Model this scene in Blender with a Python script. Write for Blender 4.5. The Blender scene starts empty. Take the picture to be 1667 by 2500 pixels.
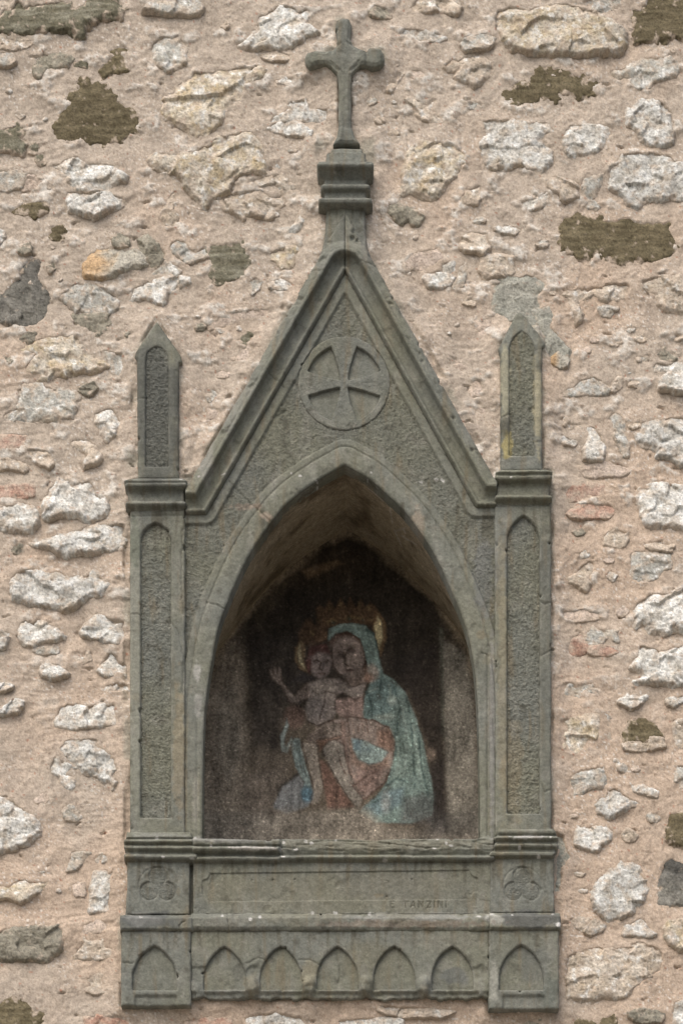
import bpy, math, random
import numpy as np

# ------------------------------------------------------------------ camera, sky, sun, exposure
K = 0.0012                      # metres per photo pixel on the wall plane y = 0
ZC = 5.40                       # height of the picture centre
D, CX, CZ = 10.0, 0.010, 1.60   # camera distance from the wall, its x and its height
scene = bpy.context.scene
cam_d = bpy.data.cameras.new('camera')
cam = bpy.data.objects.new('camera', cam_d)
scene.collection.objects.link(cam)
cam.location = (CX, -D, CZ)
cam.rotation_euler = (math.radians(90), 0, 0)
cam_d.sensor_fit = 'VERTICAL'
cam_d.sensor_height = 36
cam_d.lens = 36 * D / (2500 * K)
cam_d.shift_y = (ZC - CZ) / (2500 * K)      # level camera with a rising front: verticals stay parallel
cam_d.shift_x = -CX / (2500 * K)
cam_d.clip_end = 500
scene.camera = cam

SUN_EL, SUN_AZ = 50, 24         # degrees above the horizon, degrees to the left of the wall's normal
world = bpy.data.worlds.new('World')
scene.world = world
world.use_nodes = True
wn = world.node_tree
sky = wn.nodes.new('ShaderNodeTexSky')
sky.sky_type = 'NISHITA'
sky.sun_disc = False
sky.sun_elevation = math.radians(SUN_EL)
sky.sun_rotation = math.radians(180 + SUN_AZ)
sky.air_density = 1.0
sky.dust_density = 6.0
sky.ozone_density = 1.0
wn.nodes['Background'].inputs['Strength'].default_value = 0.14
wn.links.new(sky.outputs[0], wn.nodes['Background'].inputs[0])

sun_d = bpy.data.lights.new('sun', 'SUN')
sun_d.energy = 1.15
sun_d.angle = math.radians(70)
sun_d.color = (1.0, 0.985, 0.965)
sun = bpy.data.objects.new('sun', sun_d)
scene.collection.objects.link(sun)
sun.rotation_euler = (math.radians(90 - SUN_EL), 0, math.radians(-SUN_AZ))
sun.location = (-2, -6, 12)

scene.view_settings.view_transform = 'Standard'
scene.view_settings.look = 'None'
scene.view_settings.gamma = 1
scene.view_settings.exposure = 0.36
scene.view_settings.use_curve_mapping = False

# ------------------------------------------------------------------ helpers: noise, distances, meshes
rs = np.random.RandomState(11)
PERM = np.concatenate([rs.permutation(256)] * 3).astype(np.int32)
GA = rs.rand(256) * 2 * np.pi
GX, GY = np.cos(GA).astype(np.float32), np.sin(GA).astype(np.float32)

def perlin(x, y, seed=0):
    x = np.asarray(x, np.float32); y = np.asarray(y, np.float32)
    xf = np.floor(x); yf = np.floor(y)
    xi = (xf.astype(np.int32) + seed * 37) & 255
    yi = (yf.astype(np.int32) + seed * 91) & 255
    fx = x - xf; fy = y - yf
    u = fx * fx * fx * (fx * (fx * 6 - 15) + 10)
    w = fy * fy * fy * (fy * (fy * 6 - 15) + 10)
    def g(ix, iy, dx, dy):
        h = PERM[PERM[ix & 255] + (iy & 255)]
        return GX[h] * dx + GY[h] * dy
    a = g(xi, yi, fx, fy); b = g(xi + 1, yi, fx - 1, fy)
    c = g(xi, yi + 1, fx, fy - 1); d = g(xi + 1, yi + 1, fx - 1, fy - 1)
    a = a + u * (b - a); c = c + u * (d - c)
    return (a + w * (c - a)) * 1.5

def fbm(u, v, scale, octaves=3, seed=0, gain=0.5):
    s = 0; amp = 1.0; tot = 0
    for o in range(octaves):
        s = s + amp * perlin(u / scale, v / scale, seed + o * 7)
        tot += amp; amp *= gain; scale *= 0.5
    return s / tot

def sm(a, b, x):
    t = np.clip((x - a) / (b - a), 0, 1)
    return t * t * (3 - 2 * t)

def sd_poly(u, v, pts):
    """signed distance in photo pixels, positive inside"""
    p = np.asarray(pts, np.float32)
    d2 = np.full(np.shape(u), 1e12, np.float32)
    ins = np.zeros(np.shape(u), bool)
    n = len(p)
    for i in range(n):
        ax, ay = p[i]; bx, by = p[(i + 1) % n]
        ex, ey = bx - ax, by - ay
        L = ex * ex + ey * ey + 1e-9
        t = np.clip(((u - ax) * ex + (v - ay) * ey) / L, 0, 1)
        qx = u - ax - ex * t; qy = v - ay - ey * t
        d2 = np.minimum(d2, qx * qx + qy * qy)
        if ay != by:
            c = ((ay > v) != (by > v)) & (u < ex * (v - ay) / (by - ay) + ax)
            ins ^= c
    d = np.sqrt(d2)
    return np.where(ins, d, -d)

def sd_line(u, v, pts):
    d2 = np.full(np.shape(u), 1e12, np.float32)
    for (ax, ay), (bx, by) in zip(pts[:-1], pts[1:]):
        ex, ey = bx - ax, by - ay
        t = np.clip(((u - ax) * ex + (v - ay) * ey) / (ex * ex + ey * ey + 1e-9), 0, 1)
        d2 = np.minimum(d2, (u - ax - ex * t) ** 2 + (v - ay - ey * t) ** 2)
    return np.sqrt(d2)

def sd_box(u, v, x0, y0, x1, y1):
    return np.minimum(np.minimum(u - x0, x1 - u), np.minimum(v - y0, y1 - v))

def smooth_curve(pts, n=6):
    """Catmull-Rom through the points"""
    p = np.asarray(pts, float); out = []
    q = np.vstack([2 * p[0] - p[1], p, 2 * p[-1] - p[-2]])
    for i in range(1, len(q) - 2):
        for k in range(n):
            t = k / n
            out.append(0.5 * ((2 * q[i]) + (q[i + 1] - q[i - 1]) * t
                       + (2 * q[i - 1] - 5 * q[i] + 4 * q[i + 1] - q[i + 2]) * t * t
                       + (-q[i - 1] + 3 * q[i] - 3 * q[i + 1] + q[i + 2]) * t ** 3))
    out.append(p[-1])
    return [tuple(a) for a in out]

def to_world(u, v, p):
    """point standing p metres in front of the wall plane, seen at photo pixel (u, v)"""
    x0 = (u - 833.5) * K; z0 = ZC + (1250 - v) * K
    t = (D - p) / D
    return CX + (x0 - CX) * t, CZ + (z0 - CZ) * t

def build_mesh(name, co, quads, col=None, tris=None):
    me = bpy.data.meshes.new(name)
    nq = len(quads); nt = 0 if tris is None else len(tris)
    me.vertices.add(len(co)); me.vertices.foreach_set('co', np.ascontiguousarray(co, np.float32).ravel())
    loops = np.asarray(quads, np.int32).ravel()
    starts = np.arange(nq, dtype=np.int32) * 4
    if nt:
        starts = np.concatenate([starts, nq * 4 + np.arange(nt, dtype=np.int32) * 3])
        loops = np.concatenate([loops, np.asarray(tris, np.int32).ravel()])
    me.loops.add(len(loops)); me.loops.foreach_set('vertex_index', loops)
    me.polygons.add(nq + nt); me.polygons.foreach_set('loop_start', starts)
    me.polygons.foreach_set('use_smooth', np.ones(nq + nt, bool))
    me.update(calc_edges=True)
    if col is not None:
        a = me.color_attributes.new('Col', 'FLOAT_COLOR', 'POINT')
        c = np.ones((len(co), 4), np.float32); c[:, :col.shape[1]] = col
        a.data.foreach_set('color', c.ravel())
    return me

def add_object(name, me, mat, parent=None, centre=None):
    if mat: me.materials.append(mat)
    o = bpy.data.objects.new(name, me)
    scene.collection.objects.link(o)
    if centre is not None: o.location = centre
    if parent: o.parent = parent
    return o

def empty(name, loc):
    o = bpy.data.objects.new(name, None)
    o.empty_display_size = 0.2
    o.location = loc
    scene.collection.objects.link(o)
    return o

def relief(name, parent, mat, bbox, sdf, height, colour, p0, res=2.4, back=-0.03, skirt=True):
    """carved piece as a real solid front: outline from sdf (pixels, + inside), front surface
    standing height(u,v,d) metres proud of the wall plane, sides running back into the wall"""
    x0, y0, x1, y1 = bbox
    nu = max(3, int((x1 - x0) / res) + 1); nv = max(3, int((y1 - y0) / res) + 1)
    U, V = np.meshgrid(np.linspace(x0, x1, nu, dtype=np.float32), np.linspace(y0, y1, nv, dtype=np.float32))
    d = sdf(U, V).astype(np.float32)
    du = (x1 - x0) / (nu - 1); dv = (y1 - y0) / (nv - 1)
    cell = (d[:-1, :-1] + d[1:, :-1] + d[:-1, 1:] + d[1:, 1:]) > 0
    if not cell.any(): return None
    used = np.zeros_like(d, bool)
    used[:-1, :-1] |= cell; used[1:, :-1] |= cell; used[:-1, 1:] |= cell; used[1:, 1:] |= cell
    full = np.zeros_like(d, np.int8)
    full[:-1, :-1] += cell; full[1:, :-1] += cell; full[:-1, 1:] += cell; full[1:, 1:] += cell
    edge = used & (full < 4)
    gy, gx = np.gradient(d, dv, du)
    gl = np.maximum(np.sqrt(gx * gx + gy * gy), 0.3)
    lim = res * 0.9
    st = np.clip(d, -lim, lim)
    if skirt:
        U = np.where(edge, U - st * gx / gl, U); V = np.where(edge, V - st * gy / gl, V)
        d = np.where(edge, 0, d)
    h = height(U, V, np.maximum(d, 0))
    c = colour(U, V, np.maximum(d, 0), h)
    X, Z = to_world(U, V, p0)
    idx = -np.ones(d.shape, np.int64)
    m = used; n = int(m.sum()); idx[m] = np.arange(n)
    co = np.stack([X[m], -h[m], Z[m]], 1)
    cc = np.stack([ch[m] for ch in c], 1) if isinstance(c, (list, tuple)) else c[m]
    a = idx[:-1, :-1][cell]; b = idx[:-1, 1:][cell]; e = idx[1:, 1:][cell]; f = idx[1:, :-1][cell]
    quads = np.stack([a, f, e, b], 1)          # faces the viewer (-y)
    if skirt:
        pad = np.pad(cell, 1)
        sets = []
        I, J = np.nonzero(cell)
        for (di, dj, p, q) in ((-1, 0, (0, 0), (0, 1)), (1, 0, (1, 1), (1, 0)), (0, -1, (1, 0), (0, 0)), (0, 1, (0, 1), (1, 1))):
            k = ~pad[I + 1 + di, J + 1 + dj]
            sets.append(np.stack([idx[I[k] + p[0], J[k] + p[1]], idx[I[k] + q[0], J[k] + q[1]]], 1))
        E = np.concatenate(sets)
        vs = np.unique(E); mp = -np.ones(n, np.int64); mp[vs] = np.arange(len(vs)) + n
        bc = co[vs].copy(); bc[:, 1] = -back
        co = np.vstack([co, bc]); cc = np.vstack([cc, cc[vs]])
        quads = np.vstack([quads, np.stack([E[:, 0], E[:, 1], mp[E[:, 1]], mp[E[:, 0]]], 1)])
    ctr = co.mean(0)
    me = build_mesh(name, co - ctr, quads, cc)
    return add_object(name, me, mat, parent, ctr - (np.array(parent.location) if parent and not parent.parent else
                      (np.array(parent.location) + np.array(parent.parent.location)) if parent else 0))

# ------------------------------------------------------------------ materials
def stone_material(name, fine=220.0, bump=0.35, dist=0.003, rough=0.92, vary=0.22, mid=45.0, use_alpha=False):
    m = bpy.data.materials.new(name); m.use_nodes = True
    nt = m.node_tree; N = nt.nodes; L = nt.links
    b = N['Principled BSDF']; b.inputs['Roughness'].default_value = rough
    b.inputs['Specular IOR Level'].default_value = 0.22
    geo = N.new('ShaderNodeNewGeometry')
    at = N.new('ShaderNodeAttribute'); at.attribute_name = 'Col'
    n1 = N.new('ShaderNodeTexNoise'); n1.inputs['Scale'].default_value = fine
    n1.inputs['Detail'].default_value = 4; n1.inputs['Roughness'].default_value = 0.65
    n2 = N.new('ShaderNodeTexNoise'); n2.inputs['Scale'].default_value = mid
    n2.inputs['Detail'].default_value = 5; n2.inputs['Roughness'].default_value = 0.62
    for q in (n1, n2): L.new(geo.outputs['Position'], q.inputs['Vector'])
    r1 = N.new('ShaderNodeMapRange'); r1.inputs[1].default_value = 0.3; r1.inputs[2].default_value = 0.7
    r1.inputs[3].default_value = 1 - vary; r1.inputs[4].default_value = 1 + vary
    r2 = N.new('ShaderNodeMapRange'); r2.inputs[1].default_value = 0.3; r2.inputs[2].default_value = 0.7
    r2.inputs[3].default_value = 1 - vary * 0.7; r2.inputs[4].default_value = 1 + vary * 0.7
    L.new(n1.outputs[0], r1.inputs[0]); L.new(n2.outputs[0], r2.inputs[0])
    mu = N.new('ShaderNodeMath'); mu.operation = 'MULTIPLY'
    L.new(r1.outputs[0], mu.inputs[0]); L.new(r2.outputs[0], mu.inputs[1])
    vm = N.new('ShaderNodeVectorMath'); vm.operation = 'SCALE'
    L.new(at.outputs['Color'], vm.inputs[0]); L.new(mu.outputs[0], vm.inputs['Scale'])
    L.new(vm.outputs[0], b.inputs['Base Color'])
    ad = N.new('ShaderNodeMath'); ad.operation = 'ADD'
    L.new(n1.outputs[0], ad.inputs[0]); L.new(n2.outputs[0], ad.inputs[1])
    bp = N.new('ShaderNodeBump'); bp.inputs['Strength'].default_value = bump; bp.inputs['Distance'].default_value = dist
    L.new(ad.outputs[0], bp.inputs['Height'])
    if use_alpha:      # bush-hammered fields carry a rougher skin than the dressed bands
        ma = N.new('ShaderNodeMath'); ma.operation = 'MULTIPLY'; ma.inputs[1].default_value = bump
        L.new(at.outputs['Alpha'], ma.inputs[0]); L.new(ma.outputs[0], bp.inputs['Strength'])
    L.new(bp.outputs[0], b.inputs['Normal'])
    return m

MAT_MORTAR = stone_material('lime_mortar', 190, 0.5, 0.004, 0.96, 0.23, 75)
MAT_RUBBLE = stone_material('rubble_stone', 170, 0.6, 0.0045, 0.92, 0.28, 70)
MAT_SHRINE = stone_material('grey_sandstone', 190, 0.95, 0.005, 0.9, 0.20, 60, use_alpha=True)
MAT_FRESCO = stone_material('fresco_plaster', 200, 0.3, 0.002, 0.85, 0.36, 80)
# ------------------------------------------------------------------ shrine outlines (photo pixels)
CROSS = [(812,352),(815,345),(822,333),(826,310),(827,200),(822,178),(808,165),(795,157),(775,158),(757,164),(747,155),
         (743,140),(750,128),(768,123),(795,124),(812,120),(822,108),(823,92),(818,68),(822,48),(838,42),(852,45),(859,60),
         (857,80),(855,95),(862,108),(878,118),(893,123),(899,117),(912,115),(930,119),(938,132),(938,150),(928,161),
         (908,165),(893,158),(880,160),(868,170),(858,185),(857,250),(858,310),(866,333),(876,345),(880,352)]
ARCH_FRONT = smooth_curve([(496,2075),(496,2040),(497,1900),(500,1763),(506,1700),(517,1625),(535,1533),(569,1441),(613,1350),(677,1258),(723,1212),(785,1168),(842,1136)], 5)[:-1] + \
             smooth_curve([(842,1136),(898,1168),(948,1212),(994,1258),(1054,1345),(1100,1441),(1136,1533),(1155,1625),(1162,1700),(1165,1763),(1168,1900),(1169,2040),(1169,2075)], 5)
ARCH_BACK = smooth_curve([(486,2100),(486,2040),(488,1900),(492,1790),(500,1700),(520,1616),(563,1550),(618,1480),(677,1414),(737,1363),(792,1327),(847,1292)], 5)[:-1] + \
            smooth_curve([(847,1292),(912,1333),(967,1374),(1022,1428),(1077,1488),(1122,1547),(1150,1616),(1166,1700),(1175,1790),(1179,1900),(1181,2040),(1181,2100)], 5)
RAKE = [(430,1252),(503,1252),(842,660),(1162,1235),(1240,1234)]        # groove under the raking mouldings
GABLE_OUT = [(452,1195),(500,1115),(574,988),(640,866),(728,718),(842,520),(962,720),(1060,878),(1109,972),(1186,1110),(1214,1165),(1214,1300),(452,1300)]
SHRINE_POLYS = [CROSS, [(774,345),(912,345),(912,505),(895,510),(897,600),(788,600),(795,510),(774,505)], GABLE_OUT,
                [(312,1168),(329,865),(382,777),(445,878),(446,1168)], [(1218,1145),(1218,845),(1268,751),(1330,831),(1324,1145)],
                [(304,1168),(1347,1150),(1347,2030),(1368,2230),(1364,2462),(1190,2470),(1180,2440),(470,2440),(465,2458),(296,2458),(293,2230),(306,2030)]]

def sd_shrine(u, v):
    d = np.full(np.shape(u), -1e6, np.float32)
    for p in SHRINE_POLYS: d = np.maximum(d, sd_poly(u, v, p))
    return d

# ------------------------------------------------------------------ the rubble wall: traced stones
TILES = dict(A=(0,0,.26786), B=(400,0,.26786), C=(880,0,.26786), D=(1247,0,.26786), E=(0,400,.26786), F=(400,400,.26786),
             G=(880,400,.26786), H=(1247,400,.26786), I=(0,800,.21684), J=(0,1200,.21684), K=(0,1600,.21684), L=(0,2000,.26786),
             M=(1327,800,.21684), N=(1327,1200,.21684), O=(1327,1600,.21684), P=(1247,2000,.26786), Q=(300,760,.26786),
             R=(980,740,.26786), S=(0,0,1.0), T=(290,2020,.319), U=(790,2020,.3827))
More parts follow.
